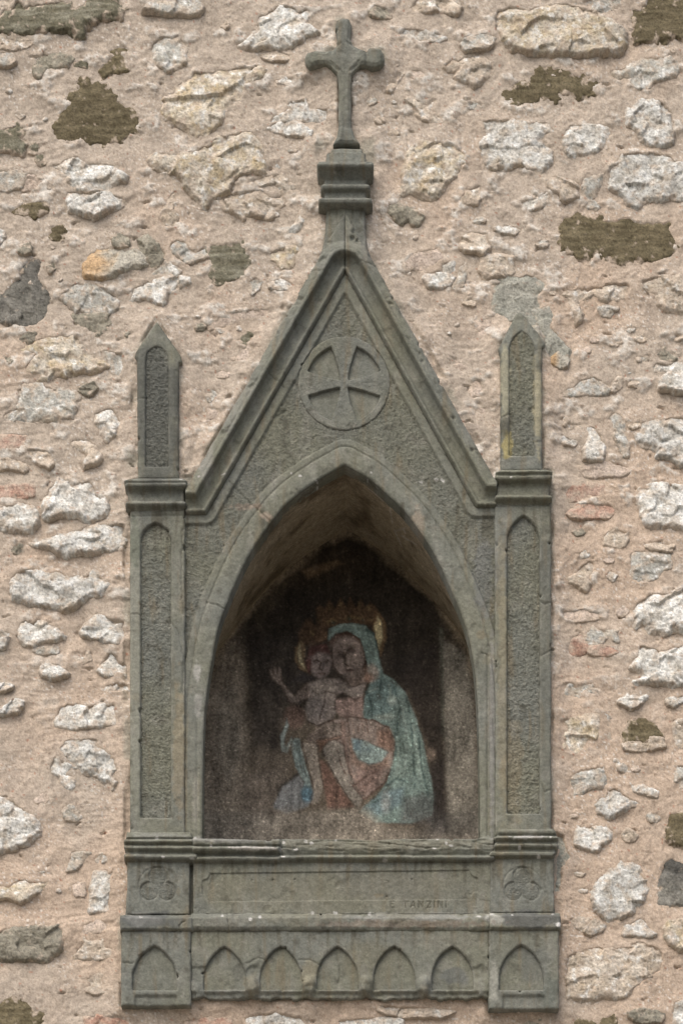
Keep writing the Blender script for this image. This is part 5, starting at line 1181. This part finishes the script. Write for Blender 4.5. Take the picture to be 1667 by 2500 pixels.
def fresco_colour(u, v, d, h):
    wu = u + 2.2 * fbm(u, v, 14, 3, 301); wv = v + 2.2 * fbm(u, v, 14, 3, 303)
    c = [.110 + 0 * u, .092 + 0 * u, .070 + 0 * u]
    drag = fbm(u, v / 5, 16, 3, 305)
    for n, (kind, geo, col, soft, op) in enumerate(PAINT):
        if kind == 'p':
            x0, y0, x1, y1 = bb(geo, soft * 1.5 + 4)
        else:
            cx, cy = 480 + .459 * geo[0], 1120 + .459 * geo[1]; rx, ry = .459 * geo[2], .459 * geo[3]
            q = max(rx, ry) + soft * 1.5 + 4; x0, y0, x1, y1 = cx - q, cy - q, cx + q, cy + q
        m = (u > x0) & (u < x1) & (v > y0) & (v < y1)
        if not m.any(): continue
        a, b = wu[m], wv[m]
        if kind == 'p': e = sd_poly(a, b, geo)
        else:
            th = geo[4] if kind == 'E' else 0
            p = (a - cx) * math.cos(th) + (b - cy) * math.sin(th); q2 = -(a - cx) * math.sin(th) + (b - cy) * math.cos(th)
            e = (1 - np.sqrt((p / rx) ** 2 + (q2 / ry) ** 2)) * min(rx, ry)
        s2 = soft * .5 + 1.6
        k = sm(-s2, s2, e) * op
        g = 1 + .35 * drag[m]
        gm_ = sum(col) / 3; col = [(gm_ + (x - gm_) * .82) * (1.20 if gm_ > .06 else 1.15) for x in col]
        for ch, cl in zip(c, col): ch[m] = ch[m] + (cl * g - ch[m]) * k
        if kind == 'p' and soft <= 6 and n > 11:                 # the painter's dark contour
            ln = np.exp(-((e + .6) / 1.7) ** 2) * .55 * sm(-.35, .25, fbm(a, b, 30, 2, 340 + n))
            for ch, cl in zip(c, (.040, .026, .018)): ch[m] = ch[m] + (cl - ch[m]) * ln
    for (col, wid, op, lines) in STROKES:
        for ln in lines:
            g2 = rz(*ln); x0, y0, x1, y1 = bb(g2, 8); m = (u > x0) & (u < x1) & (v > y0) & (v < y1)
            if not m.any(): continue
            q = np.exp(-(sd_line(wu[m], wv[m], g2) / wid) ** 2) * op * sm(-.5, .2, fbm(u[m], v[m], 22, 2, 350))
            for ch, cl in zip(c, col): ch[m] = ch[m] + (cl - ch[m]) * q
    # losses, soot and chalky bloom of the old plaster
    loss = sm(.20, .5, fbm(u, v, 40, 4, 311, .62)); c = mix3(c, (.090, .074, .060), loss * .42)
    soot = sm(.14, .5, fbm(u, v, 85, 4, 313, .6)); c = mix3(c, (.026, .022, .019), soot * .32)
    flake = sm(.34, .48, fbm(u, v, 11, 3, 317, .6)); c = [x * (1 + .9 * flake) for x in c]
    speck = sm(.53, .62, perlin(u / 4.5, v / 4.5, 319)) * sm(-.1, .3, fbm(u, v, 120, 2, 321)); c = [x * (1 + .8 * speck) for x in c]
    rim = sm(24, 6, d + 20 * fbm(u, v, 80, 5, 323, .6)) * sm(1740, 1560, v); c = mix3(c, (.25, .205, .145), rim * .8)
    g = 1 + .60 * fbm(u, v, 7, 3, 325) + .45 * fbm(u, v / 4, 26, 3, 327) + .55 * fbm(u, v, 55, 3, 329)
    return [x * g for x in c]
fo = relief('fresco', shrine, MAT_FRESCO, bb(ARCH_BACK, 4), lambda u, v: sd_poly(u, v, ARCH_BACK) + 3,
            lambda u, v, d: -.468 + .0025 * fbm(u, v, 110, 3, 331) + .0009 * fbm(u, v, 14, 2, 333), fresco_colour, P_BACK, 1.9, back=-.5)
fo['label'] = 'faded dark fresco of a crowned mother in a blue-green mantle holding a child'
